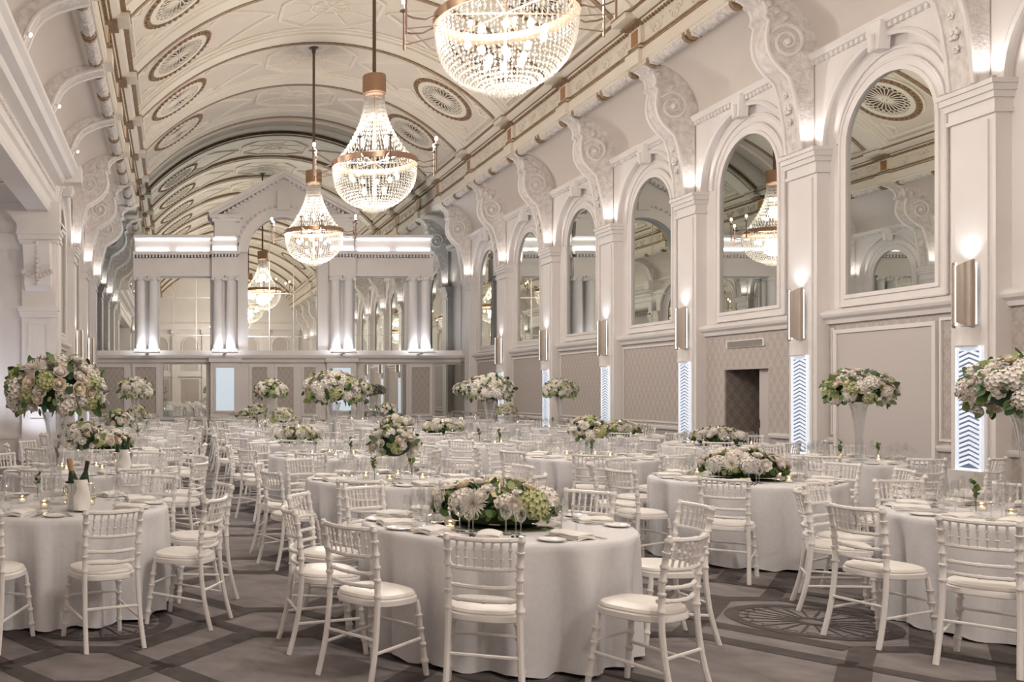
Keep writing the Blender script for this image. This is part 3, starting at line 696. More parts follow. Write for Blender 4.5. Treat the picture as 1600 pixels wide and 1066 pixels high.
# ------------------------------------------------------------------ far wall: mirrors, column pairs, pedimented arch
def build_far():
    yw = YF
    W = struct('wall_far', bx(-6, XR+1, yw, yw+.3, 0, 12), 'paint', 'mirrored end wall with column pairs and a pedimented arch')
    def fb(nm, x0, x1, u0, u1, z0, z1, m='paint', par=W): return ob(nm, bx(x0, x1, yw-u1, yw-u0, z0, z1), m, par)
    # mirror sheets: one tympanum of glass plus panels
    def mirror(label, x0, x1, z0, z1, u=.03, joints=(), jz=()):
        t = thing('wall_mirror', label, 'mirror', (0, 0, 0), 0, 'mirrors of the end wall')
        fb('mirror_glass', x0, x1, u-.02, u, z0, z1, 'mirror', t)
        for x in joints: fb('joint', x-.012, x+.012, u, u+.006, z0, z1, 'silver', t)
        for z in jz: fb('joint', x0, x1, u, u+.006, z-.012, z+.012, 'silver', t)
    # tympanum as vault-shaped mirror
    ph = np.linspace(-VA, VA, 30); t = thing('tympanum_mirror', 'huge mirror sheet filling the end of the vault behind the pediment', 'mirror')
    pts = [vault(p) for p in ph]; poly = pts+[(XR, ZS), (XR, 6.9), (XL, 6.9), (XL, ZS)]
    ob('mirror_glass', MB().add([(x, yw-.02, z) for x, z in poly], [tuple(range(len(poly)))]), 'mirror', t)
    c = XC
    mirror('tall mirror in the central arch of the end wall', c-1.25, c+1.25, 3.05, 8.0, .03, (c-.47, c+.40), (3.55, 5.1))
    mirror('upper end wall mirror between the two column pairs, left of the arch', c-4.42, c-2.6, 3.05, 5.65, .03, (c-3.9, c-3.1), (3.6, 4.95))
    mirror('upper end wall mirror between the two column pairs, right of the arch', c+2.6, c+4.42, 3.05, 5.65, .03, (c+3.1, c+3.9), (3.6, 4.95))
    mirror('narrow upper end wall mirror beside the far left corner', XL+.02, c-5.3, 3.05, 6.9, .03)
    mirror('narrow upper end wall mirror beside the far right corner', c+5.3, XR-.02, 3.05, 6.9, .03)
    mirror('low mirrored door panel of the end wall, left of the pedestals', c-4.28, c-2.75, .65, 2.55, .03)
    mirror('low mirrored door panel of the end wall, right of the pedestals', c+2.95, c+4.45, .65, 2.55, .03)
    mirror('low corner mirror of the end wall beside the far right pilaster', c+5.5, XR-.02, .65, 2.55, .03)
    # string course
    ob('string_course', MB().prism([(0, 2.62), (.10, 2.62), (.12, 2.72), (.2, 2.78), (.22, 2.86), (.12, 2.9), (.12, 3.05), (0, 3.05)], XL, XR, lambda p, q, a: (a, yw-p, q)), 'paint', W)
    fb('rail', XL, XR, 0, .08, .55, .66); fb('skirting', XL, XR, 0, .05, 0, .25)
    # columns
    prof = [(.20, 0), (.20, .06), (.185, .10), (.19, .14), (.175, .18), (.175, 1.2), (.158, 2.38), (.17, 2.40), (.17, 2.43), (.155, 2.45), (.155, 2.5)]
    col = MB().lathe(prof, 24); col.box(-.22, .22, -.22, .22, -.04, 0); colm = col.mesh('column', ['paint'])
    cap = MB().box(-.22, .22, -.22, .22, 2.56, 2.62)
    for s in (-1, 1):
        cap.tube([(s*.19, -.19, 2.50), (s*.19, .19, 2.50)], .06, 8)
    cap.lathe([(.16, 2.48), (.2, 2.54), (.2, 2.57)], 16)
    capm = cap.mesh('column_capital', ['paint'])
    for i, pc in enumerate((-4.86, -2.1, 2.1, 4.86)):
        for s in (-1, 1):
            o = ob('column', colm, parent=W, loc=(c+pc+s*.235, yw-.26, 3.09)); ob('column_capital', capm, parent=o)
        fb('column_backing', c+pc-.46, c+pc+.46, 0, .06, 3.05, 5.7)
        light('AREA', 'column_uplight', W, (c+pc, yw-.70, 3.0), 10, (.84, .90, 1), .9, shape='RECTANGLE', size_y=.06, rot=(PI-.42, 0, 0))
        fb('uplight_trough', c+pc-.46, c+pc+.46, .62, .78, 2.93, 2.98, 'paint'); fb('trough_bracket', c+pc-.05, c+pc+.05, .1, .7, 2.90, 2.93, 'paint')
    for s in (-1, 1):
        x0, x1 = sorted((c+s*1.25, c+s*1.62)); fb('arch_jamb', x0, x1, 0, .18, 3.05, 6.55)
        x0, x1 = sorted((c+s*2.56, c+s*5.36))
        fb('architrave', x0, x1, 0, .30, 5.70, 6.05); fb('frieze', x0, x1, 0, .27, 6.05, 6.35); fb('cornice', x0, x1, 0, .46, 6.45, 6.56)
        dm = MB(); x = x0
        while x < x1-.06: dm.box(x, x+.06, yw-.38, yw-.26, 6.36, 6.45); x += .115
        tag(ob('dentil', dm, 'paint', W), kind='stuff')
        # lit cove box
        cbx = thing('cove_light', f'glowing white cove light box above the {"left" if s<0 else "right"} column pairs of the end wall', 'cove light', (0, 0, 0), 0, 'cove light boxes')
        fb('cove_back', x0+.04, x1-.04, 0, .12, 6.56, 7.16, 'paint', cbx); fb('cove_lip', x0+.02, x1-.02, .12, .40, 7.06, 7.16, 'paint', cbx)
        for q0, q1 in ((x0+.12, (x0+x1)/2-.15), ((x0+x1)/2+.15, x1-.1)): fb('led_strip', q0, q1, .13, .20, 6.58, 6.72, 'led', cbx)
        fb('led_strip', x0+.05, x1-.05, .14, .18, 7.02, 7.05, 'led', cbx)
        light('AREA', 'cove_lamp', cbx, ((x0+x1)/2, yw-.36, 6.66), 13, (.9, .95, 1), 2.4, shape='RECTANGLE', size_y=.08, rot=(-PI/2-.5, 0, 0))
        # inner block under the pediment eave
        x0, x1 = sorted((c+s*1.62, c+s*2.56))
        fb('architrave', x0, x1, 0, .52, 5.70, 6.05); fb('frieze', x0, x1, 0, .49, 6.05, 6.35); fb('cornice', x0-.03, x1+.03, 0, .68, 6.45, 6.56)
        dm = MB(); x = x0
        while x < x1-.06: dm.box(x, x+.06, yw-.60, yw-.48, 6.36, 6.45); x += .115
        tag(ob('dentil', dm, 'paint', W), kind='stuff')
        cb2 = thing('cove_light', f'short glowing light box under the {"left" if s<0 else "right"} eave of the end wall pediment', 'cove light', (0, 0, 0), 0, 'cove light boxes')
        fb('cove_back', x0+.02, x1-.02, 0, .3, 6.56, 7.1, 'paint', cb2); fb('led_strip', x0+.06, x1-.06, .31, .38, 6.58, 6.75, 'led', cb2); fb('led_strip', x0+.06, x1-.06, .31, .34, 7.0, 7.05, 'led', cb2)
        fb('eave_block', x0+.1, x1-.1, 0, .45, 7.1, 7.62)
        fb('eave_cornice', *sorted((c+s*1.45, c+s*2.62)), 0, .62, 7.74, 7.86); fb('eave_cornice', *sorted((c+s*1.55, c+s*2.55)), 0, .52, 7.62, 7.74)
        # raking cornice
        rk = MB()
        for th, d0, d1 in ((.10, 0, .62), (.10, .10, .50)):
            rk.prism([(c+s*2.68, 7.86-d0+.12), (c, 9.42-d0+.05), (c, 9.42-d0-.12), (c+s*2.62, 7.86-d0-.02)], yw, yw-d1, lambda p, q, a: (p, a, q))
        ob('raking_cornice', rk, 'paint', W)
        dm = MB()
        for k in range(16):
            t = (k+.5)/16; x = c+s*(2.45-2.3*t); z = 7.72+1.36*t; dm.box(x-.035, x+.035, yw-.52, yw-.40, z-.05, z+.04)
        tag(ob('dentil', dm, 'paint', W), kind='stuff')
    # arch ring and tympanum fill
    n = 25; a0 = [(c-1.25*math.cos(t), 6.55+1.25*math.sin(t)) for t in np.linspace(0, PI, n)]
    a1 = [(c-1.62*math.cos(t), 6.55+1.62*math.sin(t)) for t in np.linspace(0, PI, n)]
    def band(pa, pb, u0, u1):
        mb = MB(); k = len(pa)
        mb.add([(x, yw-u1, z) for x, z in pa]+[(x, yw-u1, z) for x, z in pb]+[(x, yw-u0, z) for x, z in pa]+[(x, yw-u0, z) for x, z in pb],
               [f for i in range(k-1) for f in ((i, i+1, k+i+1, k+i), (i, 2*k+i, 2*k+i+1, i+1), (k+i, k+i+1, 3*k+i+1, 3*k+i))]); return mb
    ob('arch_band', band(a0, a1, 0, .30), 'paint', W)
    tp = [(c-2.5+5.0*i/(n-1), 7.75+1.45*(1-abs(-1+2*i/(n-1)))) for i in range(n)]
    tp[0] = (c-2.5, 7.7); tp[-1] = (c+2.5, 7.7)
    a1b = [(c-1.62*math.cos(t), max(6.55+1.62*math.sin(t), 6.9)) for t in np.linspace(0, PI, n)]
    ob('tympanum', band(a1b, tp, 0, .22), 'paint', W)
    bm = MB()
    for t in np.linspace(.12, PI-.12, 26): bm.box(c-1.66*math.cos(t)-.035, c-1.66*math.cos(t)+.035, yw-.36, yw-.28, 6.55+1.66*math.sin(t)-.035, 6.55+1.66*math.sin(t)+.035)
    tag(ob('arch_bead', bm, 'carved', W), kind='stuff')
    fb('keystone', c-.22, c+.22, 0, .42, 8.05, 8.75)
    # pedestals with panels whose glow is put in as even emission
    for s in (-1, 1):
        x0, x1 = c+s*2.08-.52, c+s*2.08+.52
        p = fb('pedestal', x0, x1, 0, .34, 0, 2.62); fb('pedestal_cap', x0-.06, x1+.06, 0, .42, 2.62, 2.76, par=p); fb('pedestal_foot', x0-.05, x1+.05, 0, .42, 0, .55, par=p)
        f = MB()
        for a, b, e, g in ((x0+.12, x0+.2, .82, 2.5), (x1-.2, x1-.12, .82, 2.5), (x0+.2, x1-.2, .82, .9), (x0+.2, x1-.2, 2.42, 2.5)): f.box(a, b, yw-.38, yw-.33, e, g)
        ob('panel_frame', f, 'paint', p)
        fb('glowing_panel', x0+.2, x1-.2, .345, .36, .9, 2.42, 'glowpanel', p)
    # papered panels with frames
    for x0, x1 in ((c-5.4, c-4.45), (c-1.2, c-.45), (c-.28, c+.50), (c+.68, c+1.3), (c+4.55, c+5.4), (XL+.1, c-5.6)):
        p = fb('papered_panel', x0+.1, x1-.1, 0, .03, .78, 2.45, 'wallpaper'); f = MB()
        for a, b, e, g in ((x0, x0+.1, .68, 2.55), (x1-.1, x1, .68, 2.55), (x0+.1, x1-.1, .68, .78), (x0+.1, x1-.1, 2.45, 2.55)): f.box(a, b, yw-.07, yw, e, g)
        ob('panel_frame', f, 'paint', p)
build_far()

# ------------------------------------------------------------------ wall sconces and chevron lattices
def build_sconces():
    H = .84; R = .135
    sh = MB(); n = 14
    a = np.linspace(-.5*PI*.92, .5*PI*.92, n)
    def zt(t): return H/2-.06+.07*abs(math.sin(t))**1.5
    vs = [(-R*r*math.cos(t), R*r*math.sin(t)*1.15, z*zt(t)) for r in (1, .93) for z in (-1, 1) for t in a]
    def st(o, p): return [(o+i, o+i+1, p+i+1, p+i) for i in range(n-1)]
    sh.add(vs, st(0, n)+st(2*n, 3*n)+st(0, 2*n)+st(n, 3*n)+[(0, n, 3*n, 2*n), (n-1, 2*n-1, 4*n-1, 3*n-1)], 0, True)
    shm = sh.mesh('shade', ['shade_metal'])
    strip = bx(-.02, .0, -.006, .006, -H/2+.02, H/2-.02); stm = strip.mesh('led_strip', ['ledwarm'])
    box = bx(-.03, .08, -.06, .06, -.2, .2); boxm = box.mesh('back_box', ['shade_metal'])
    sl = MB(); hw = .15
    for s in (-1, 1):
        sl.add([(-.015, 0, .055), (-.015, s*hw, 0), (-.015, s*hw, .032), (-.015, 0, .087), (.0, 0, .055), (.0, s*hw, 0), (.0, s*hw, .032), (.0, 0, .087)],
               [(0, 1, 2, 3), (4, 7, 6, 5), (0, 4, 5, 1), (3, 2, 6, 7), (1, 5, 6, 2)])
    slm = sl.mesh('chevron_slat', ['lattice'])
    drum = MB().lathe([(.15, 0), (.16, .02), (.15, .04), (.15, .2), (.16, .23), (.16, .25)], 20, cap0=True, cap1=True); drm = drum.mesh('drum_cap', ['paint'])
    ped = bx(-.14, .02, -.22, .22, 0, .6).mesh('plinth', ['chairwhite'])
    k = 0
    for side in (1, -1):
        for i, y in enumerate(PIERS[:6] if side > 0 else PIERS[4:6]):
            u = .225; d = 1 if side > 0 else -1; nm = 'right' if side > 0 else 'left'
            rz = 0 if side > 0 else PI
            t = thing('wall_sconce', f'half cylinder bronze wall sconce on the {ORD[i]} pilaster of the {nm} wall', 'wall lamp', (wx(side, u+.06), y, 2.84), rz, 'wall sconces on the pilasters')
            ob('shade', shm, parent=t); ob('back_box', boxm, parent=t, loc=(-.02, 0, 0))
            for s in (-1, 1): ob('led_strip', stm, parent=t, loc=(.012, s*R*1.10, 0), scale=(.7, .6, .97))
            ob('led_strip', stm, parent=t, loc=(-R-.002+.012, 0, 0), scale=(.6, 1.1, 1))
            light('SPOT', 'lamp_up', t, (-.05, 0, .40), E_SCONCE_UP, (.93, .95, 1), .04, spot_size=math.radians(120), spot_blend=.9, rot=(PI, 0, 0))
            light('SPOT', 'lamp_down', t, (-.05, 0, -.40), E_SCONCE_DN, (.68, .80, 1), .04, spot_size=math.radians(110), spot_blend=.9, rot=(0, 0, 0))
            l = thing('lattice_panel', f'white chevron lattice lit from above on the {ORD[i]} pilaster of the {nm} wall', 'lattice panel', (wx(side, u), y, 0), rz, 'chevron lattices on the pilasters')
            ob('back_panel', bx(-.012, .0, -.19, .19, .62, 2.16), 'latticeback', l)
            for kk in range(24): ob('chevron_slat', slm, parent=l, loc=(-.016, 0, .64+kk*.0615))
            fr = MB()
            for s in (-1, 1): fr.box(-.035, 0, s*.185-.018, s*.185+.018, .60, 2.16)
            fr.box(-.035, 0, -.2, .2, 2.12, 2.18); fr.box(-.035, 0, -.2, .2, .58, .63)
            ob('frame', fr, 'lattice', l); ob('drum_cap', drm, parent=l, loc=(0, 0, 2.17)); ob('plinth', ped, parent=l)
build_sconces()

# ------------------------------------------------------------------ chandeliers
def build_chandeliers():
    bead = MB(); r = .5
    def octa(mb, c, r, h):
        x, y, z = c
        mb.add([(x+r, y, z), (x, y+r, z), (x-r, y, z), (x, y-r, z), (x, y, z+h), (x, y, z-h)], [(0, 1, 4), (1, 2, 4), (2, 3, 4), (3, 0, 4), (1, 0, 5), (2, 1, 5), (3, 2, 5), (0, 3, 5)])
    ns = 72
    def bowl(t):        # t 0..1 from ring down
        a = t*PI/2
        return .80*max(0, 1-t**2.7)**.5, 6.0-.84*t
    bw = MB()
    for k in range(ns):
        a = 2*PI*k/ns
        for j in range(21):
            t = [*np.linspace(0, .86, 16), .90, .935, .96, .98, .992][j]; rr, z = bowl(t)
            if j > 17 and k % 2: continue
            octa(bw, (rr*math.cos(a), rr*math.sin(a), z), .017, .023)
    for rr, z, nn in ((.22, 5.15, 30), (.16, 5.135, 22), (.10, 5.12, 16), (.05, 5.11, 10)):
        for k in range(nn): octa(bw, (rr*math.cos(2*PI*k/nn), rr*math.sin(2*PI*k/nn), z), .018, .04)
    bwm = bw.mesh('bowl_crystal', ['crystal'])
    tn = MB()
    for k in range(48):
        a = 2*PI*k/48
        for j in range(16):
            t = j/15; rr = .19+.53*t**2.1; z = 7.39-1.28*t
            octa(tn, (rr*math.cos(a), rr*math.sin(a), z), .0145, .047)
    tnm = tn.mesh('tent_crystal', ['crystal'])
    ring = MB().lathe([(.76, 6.0), (.82, 5.98), (.83, 6.08), (.80, 6.10), (.75, 6.09), (.74, 6.01), (.76, 6.0)], 40); ringm = ring.mesh('ring', ['coppery'])
    coll = MB().lathe([(.02, 7.76), (.215, 7.75), (.225, 7.73), (.225, 7.40), (.21, 7.385), (.02, 7.38)], 28); collm = coll.mesh('collar', ['coppery'])
    bulbm = MB().sphere((0, 0, 0), .04, 10, 8, 0, (1, 1, 1.35)).mesh('bulb', ['bulb'])
    smallb = MB().sphere((0, 0, 0), .03, 8, 6, 0, (1, 1, 1.5)).mesh('candle_bulb', ['bulb'])
    arm = MB()
    arm.tube([(.80, 0, 6.03), (.95, 0, 5.97), (1.10, 0, 5.99), (1.18, 0, 6.02)], .012, 6); arm.tube([(.80, 0, 5.90), (1.18, 0, 5.86)], .008, 5)
    arm.tube([(1.18, 0, 5.80), (1.18, 0, 6.28)], .016, 6); arm.lathe([(.012, 0), (.05, .02), (.055, .035), (.012, .035)], 12, (1.18, 0, 6.25))
    armm = arm.mesh('candle_arm', ['armmetal'])
    can = MB().lathe([(.018, 6.285), (.018, 6.37)], 10, (1.18, 0, 0), cap1=True); canm = can.mesh('candle', ['china'])
    for i, y in enumerate((11.3, 18.7, 26.8, 3.6, -3.0)):
        lab = ['crystal bowl chandelier cropped by the picture top, largest and nearest', 'crystal chandelier in mid hall with full bronze collar and rod, second largest', 'small crystal chandelier hanging before the pediment of the end wall', 'crystal chandelier overhead near the camera', 'crystal chandelier behind the camera'][i]
        t = thing('chandelier', lab, 'chandelier', (XC, y, 0), 0, 'crystal chandeliers down the hall')
        zt = vault(0)[1]
        ob('rod', MB().tube([(0, 0, 7.7), (0, 0, zt-.02)], .035, 8), 'rodmetal', t)
        ob('ceiling_rose', MB().lathe([(.16, 0), (.14, -.06), (.06, -.10), (.05, -.2)], 14, (0, 0, zt-.01)), 'rodmetal', t)
        ob('ceiling_medallion', MB().lathe([(.12, -.07), (.2, -.055), (.22, -.075), (.3, -.06), (.42, -.035), (.45, -.05), (.55, .02), (.6, .06)], 24, (0, 0, zt)), 'paint', t)
        ob('collar', collm, parent=t); ob('ring', ringm, parent=t)
        tag(ob('bowl_crystal', bwm, parent=t), kind='stuff'); tag(ob('tent_crystal', tnm, parent=t), kind='stuff')
        fr = MB()
        for k in range(6): fr.tube([(0, 0, 6.06), (.76*math.cos(k*PI/3), .76*math.sin(k*PI/3), 6.05)], .008, 4)
        fr.tube([(0, 0, 5.3), (0, 0, 7.5)], .014, 6); ob('inner_frame', fr, 'coppery', t)
        for k in range(10): ob('bulb', bulbm, parent=t, loc=(.45*math.cos(2*PI*k/10), .45*math.sin(2*PI*k/10), 5.78))
        for k in range(6): ob('bulb', bulbm, parent=t, loc=(.22*math.cos(2*PI*k/6+.3), .22*math.sin(2*PI*k/6+.3), 5.5))
        for k in range(6): ob('bulb', bulbm, parent=t, loc=(.26*math.cos(2*PI*k/6+.3), .26*math.sin(2*PI*k/6+.3), 6.45))
        for k in range(3): ob('bulb', bulbm, parent=t, loc=(.1*math.cos(2*PI*k/3), .1*math.sin(2*PI*k/3), 6.95))
        for k in range(8):
            an = 2*PI*k/8+(.16 if k % 2 else -.16)+.2
            o = ob('candle_arm', armm, parent=t, rot=(0, 0, an)); ob('candle', canm, parent=o); ob('candle_bulb', smallb, parent=o, loc=(1.18, 0, 6.395))
        light('POINT', 'chandelier_lamp', t, (0, 0, 5.62), E_CHAND_IN, WARM, .25)
        light('POINT', 'chandelier_tent_lamp', t, (0, 0, 6.6), E_CHAND_TOP, WARM, .15)
build_chandeliers()

# ------------------------------------------------------------------ chairs
def chair_parts():
    P = []
    n = 24
    def outline(sx, sy, e=2.7):
        return [(sx*abs(math.cos(t))**(2/e)*(1 if math.cos(t) >= 0 else -1)*(1.0+.06*math.sin(t)), sy*abs(math.sin(t))**(2/e)*(1 if math.sin(t) >= 0 else -1)) for t in np.linspace(0, 2*PI, n, endpoint=False)]
    def slab(levels):
        mb = MB(); vs = []
        for sx, sy, z in levels: vs += [(x, y, z) for x, y in outline(sx, sy)]
        m = len(levels); mb.add(vs, [(j*n+k, j*n+(k+1) % n, (j+1)*n+(k+1) % n, (j+1)*n+k) for j in range(m-1) for k in range(n)], 0, True)
        mb.add(vs[-n:], [tuple(range(n))], 0, True); mb.add(vs[:n], [tuple(range(n-1, -1, -1))]); return mb
    P.append(('seat_frame', slab([(.196, .196, .425), (.205, .203, .43), (.205, .203, .458), (.198, .198, .464)]), 'chairwhite', None))
    P.append(('cushion', slab([(.192, .192, .462), (.197, .197, .472), (.190, .190, .486), (.165, .165, .496), (.10, .10, .501)]), 'cushion', None))
    def ringed(pts, r, rings, n=8, bump=.006, w=.012):
        L = [0]
        V = [Vector(p) for p in pts]
        for a, b in zip(V, V[1:]): L.append(L[-1]+(b-a).length)
        ss = set(np.linspace(0, L[-1], 12).tolist())
        for q in rings:
            s = q*L[-1]
            for d in (-w, -w*.4, w*.4, w): ss.add(min(max(s+d, 0), L[-1]))
        ss = sorted(ss); out = []; rr = []
        for s in ss:
            i = max(k for k in range(len(L)-1) if L[k] <= s+1e-9); t = (s-L[i])/(L[i+1]-L[i]); out.append(tuple(V[i].lerp(V[i+1], t)))
            rr.append(r*(1 if s < L[-1]*.99 else .8)+(bump if any(abs(s-q*L[-1]) <= w*.5 for q in rings) else 0))
        return MB().tube(out, rr, n)
    def bez(pts, m=10):
        a = np.array(pts, float); out = []
        for t in np.linspace(0, 1, m):
            q = a.copy()
            while len(q) > 1: q = q[:-1]*(1-t)+q[1:]*t
            out.append(tuple(q[0]))
        return out
    for s in (-1, 1):
        path = bez([(s*.190, -.275, 0), (s*.176, -.19, .25), (s*.170, -.165, .52), (s*.172, -.20, .72), (s*.182, -.24, .885)], 9)
        P.append(('back_post', ringed(path, .0165, (.56, .66, .74, .82, .90, .97)), 'chairwhite', None))
        P.append(('leg', ringed([(s*.196, .205, 0), (s*.166, .155, .43)], .0165, (.2, .42, .62, .80)), 'chairwhite', None))
        P.append(('side_stretcher', MB().tube([(s*.178, -.215, .185), (s*.182, .18, .215)], .0095, 6), 'chairwhite', None))
    P.append(('back_stretcher', MB().tube([(-.178, -.215, .26), (.178, -.215, .26)], .0095, 6), 'chairwhite', None))
    P.append(('cross_stretcher', MB().tube([(-.165, .165, .28), (.165, .165, .28)], .0095, 6), 'chairwhite', None))
    def yb(z): return {.865: -.232, .712: -.198, .615: -.182, .545: -.172}[z]
    for nm, z, r in (('top_rail', .865, .0135), ('gallery_rail', .712, .012), ('back_slat', .615, .0115), ('back_slat', .545, .0115)):
        pts = [(x, yb(z)-.045*(1-(x/.178)**2), z-.004*(1-(x/.178)**2)) for x in np.linspace(-.178, .178, 9)]
        P.append((nm, ringed(pts, r, (.15, .5, .85), 7, .003), 'chairwhite', None))
    for i in range(7):
        x = -.129+.043*i; bow = .045*(1-(x/.178)**2)
        P.append(('spindle', ringed([(x, -.199-bow, .715), (x, -.231-bow, .862)], .0065, (.33, .66), 6, .0045, .008), 'chairwhite', None))
    return [(nm, mb.mesh(nm, [m]), mb, m) for nm, mb, m, _ in P]
CHP = chair_parts()
def chair_whole():
    mb = MB()
    for nm, me, b, m in CHP:
        c = MB(); c.v, c.f, c.sm, c.n = b.v, b.f, b.sm, b.n; c.mi = [1 if m == 'cushion' else 0]*len(b.f); mb.join(c)
    return mb.mesh('banquet_chair', ['chairwhite', 'cushion'])
CHW = chair_whole()
def chair(x, y, rz, label, parts):
    if parts:
        t = thing('banquet_chair', label, 'chair', (x, y, 0), rz, 'white banquet chairs')
        for nm, me, b, m in CHP: ob(nm, me, parent=t)
    else:
        tag(ob('banquet_chair', CHW, loc=(x, y, 0), rot=rz), label, 'chair', 'white banquet chairs')

# ------------------------------------------------------------------ tables
TR = .84; TZ = .76
def cloth_mesh(seed):
    rnd = random.Random(seed); n = 144; nf = rnd.choice((16, 18, 20)); ph = rnd.uniform(0, 6)
    lev = [(.0, TZ, 0), (.5, TZ, 0), (TR-.03, TZ, 0), (TR-.008, TZ-.004, 0), (TR+.004, TZ-.020, .05), (TR+.006, TZ-.05, .18), (TR+.006, TZ-.11, .42), (TR+.007, TZ-.19, .65), (TR+.008, TZ-.30, .85), (TR+.010, TZ-.42, 1.0), (TR+.012, TZ-.55, 1.1), (TR+.014, TZ-.66, 1.2), (TR+.016, TZ-.735, 1.25), (TR+.018, .018, 1.28)]
    off = [rnd.uniform(-.5, .5) for _ in range(8)]
    mb = MB(); vs = []
    for r, z, a in lev:
        for k in range(n):
            t = 2*PI*k/n; w_ = nf*t+ph+1.1*math.sin(2*t+off[0])+.8*math.sin(3*t+off[1]*6)
            f = .62*math.sin(w_)+.25*math.sin(2*w_+off[3]*5+.7*math.sin(t*2))+.22*math.sin(.5*w_*1.0+off[4]*6)*math.sin(5*t)
            f = f if f > 0 else -abs(f)**.8
            am = .078*(1+.4*math.sin(3*t+off[2]*6))
            rr = r+a*am*(f if f < 0 else f*.45)-a*.004
            zz = z if z > .05 else z+.012*math.sin(w_+1)
            vs.append((rr*math.cos(t), rr*math.sin(t), zz))
    m = len(lev); mb.add(vs, [(j*n+k, j*n+(k+1) % n, (j+1)*n+(k+1) % n, (j+1)*n+k) for j in range(m-1) for k in range(n)], 0, True)
    return mb.mesh('tablecloth', ['cloth'], 60)
CLOTHS = [cloth_mesh(s) for s in (3, 8, 21, 34)]
TOPM = MB().lathe([(.02, TZ-.04), (TR-.03, TZ-.04), (TR-.03, TZ-.012), (.02, TZ-.012)], 32).mesh('tabletop', ['doorgrey'])
PEDM = MB().lathe([(.30, 0), (.30, .03), (.05, .06), (.05, TZ-.04)], 12).mesh('pedestal', ['dark'])

# ------------------------------------------------------------------ tableware meshes
def gl(prof, name, n=16): return MB().lathe(prof, n).mesh(name, ['glass'])
WINE = gl([(.0, .0), (.034, .001), (.034, .004), (.006, .010), (.0042, .03), (.0042, .085), (.010, .095), (.030, .110), (.038, .135), (.038, .155), (.030, .205)], 'wine_glass')
SMALL = gl([(.0, .0), (.030, .001), (.030, .004), (.005, .010), (.004, .03), (.004, .075), (.010, .084), (.025, .097), (.030, .118), (.029, .135), (.024, .172)], 'small_glass')
FLUTE = gl([(.0, .0), (.029, .001), (.029, .004), (.005, .010), (.004, .03), (.004, .085), (.010, .10), (.021, .13), (.024, .17), (.020, .235)], 'flute')
PLATE = MB().lathe([(.0, .004), (.05, .004), (.055, .006), (.078, .014), (.080, .015), (.078, .012), (.05, .001), (.0, .001)], 28).mesh('side_plate', ['china'])
def napkin():
    mb = MB(); 
    for i, (w_, l_, z) in enumerate(((.068, .112, .0), (.066, .110, .010), (.064, .107, .020))):
        nu, nv = 9, 13; vs = []
        for zz in (z+.001, z+.0105):
            for i_ in range(nu):
                for j_ in range(nv):
                    u = -1+2*i_/(nu-1); v = -1+2*j_/(nv-1); ed = max(abs(u), abs(v))
                    h = zz+(.012*(1-u*u) if True else 0)*(1-.3*v*v)+.002*math.sin(5*v+i*2+u*3)-(.003 if ed > .99 and zz > z+.005 else 0)
                    vs.append((w_*u, l_*v, h))
        g = nu*nv; fs = [(i_*nv+j_+o, i_*nv+j_+1+o, (i_+1)*nv+j_+1+o, (i_+1)*nv+j_+o) for o in (0, g) for i_ in range(nu-1) for j_ in range(nv-1)]
        rim = [(i_, 0) for i_ in range(nu)]+[(nu-1, j_) for j_ in range(1, nv)]+[(i_, nv-1) for i_ in range(nu-2, -1, -1)]+[(0, j_) for j_ in range(nv-2, 0, -1)]
        idx = [a*nv+b for a, b in rim]; fs += [(idx[k], idx[(k+1) % len(idx)], idx[(k+1) % len(idx)]+g, idx[k]+g) for k in range(len(idx))]
        mb.add(vs, fs, 0, True)
    return mb.mesh('napkin', ['napkin'], 50)
NAP = napkin()
def flat(outline, z0, z1, name):
    mb = MB(); mb.prism(outline, z0, z1, lambda p, q, a: (p, q, a)); return mb
KNIFE = flat([(-.004, -.115), (.004, -.115), (.006, -.02), (.004, -.01), (.009, .0), (.010, .07), (.004, .108), (-.006, .10), (-.007, 0), (-.004, -.01), (-.006, -.02)], .001, .005, 'knife').mesh('knife', ['silver'])
def fork():
    mb = flat([(-.006, -.10), (.006, -.10), (.004, 0), (.005, .025), (.012, .04), (.012, .055), (-.012, .055), (-.012, .04), (-.005, .025), (-.004, 0)], .002, .005, 'fork')
    for k in range(4): x = -.0105+.007*k; mb.box(x-.002, x+.002, .055, .098, .003, .006)
    return mb.mesh('fork', ['silver'])
FORK = fork()
TEAG = MB().lathe([(.0, .0), (.028, .0), (.032, .01), (.034, .055), (.032, .055), (.030, .012), (.0, .010)], 14).mesh('candle_glass', ['glass'])
TEAB = MB().lathe([(.0345, .042), (.0345, .056)], 14).mesh('gold_band', ['palegold'])
TEAW = MB().lathe([(.024, .012), (.024, .028)], 12, cap1=True).mesh('candle', ['wax'])
TEAF = MB().lathe([(.0, .029), (.006, .035), (.007, .042), (.003, .055), (.0, .062)], 8).mesh('flame', ['flame'])
BUDG = MB().lathe([(.0, .0), (.025, .0), (.03, .02), (.026, .06), (.014, .09), (.017, .115)], 14).mesh('vase_glass', ['vaseglass'])

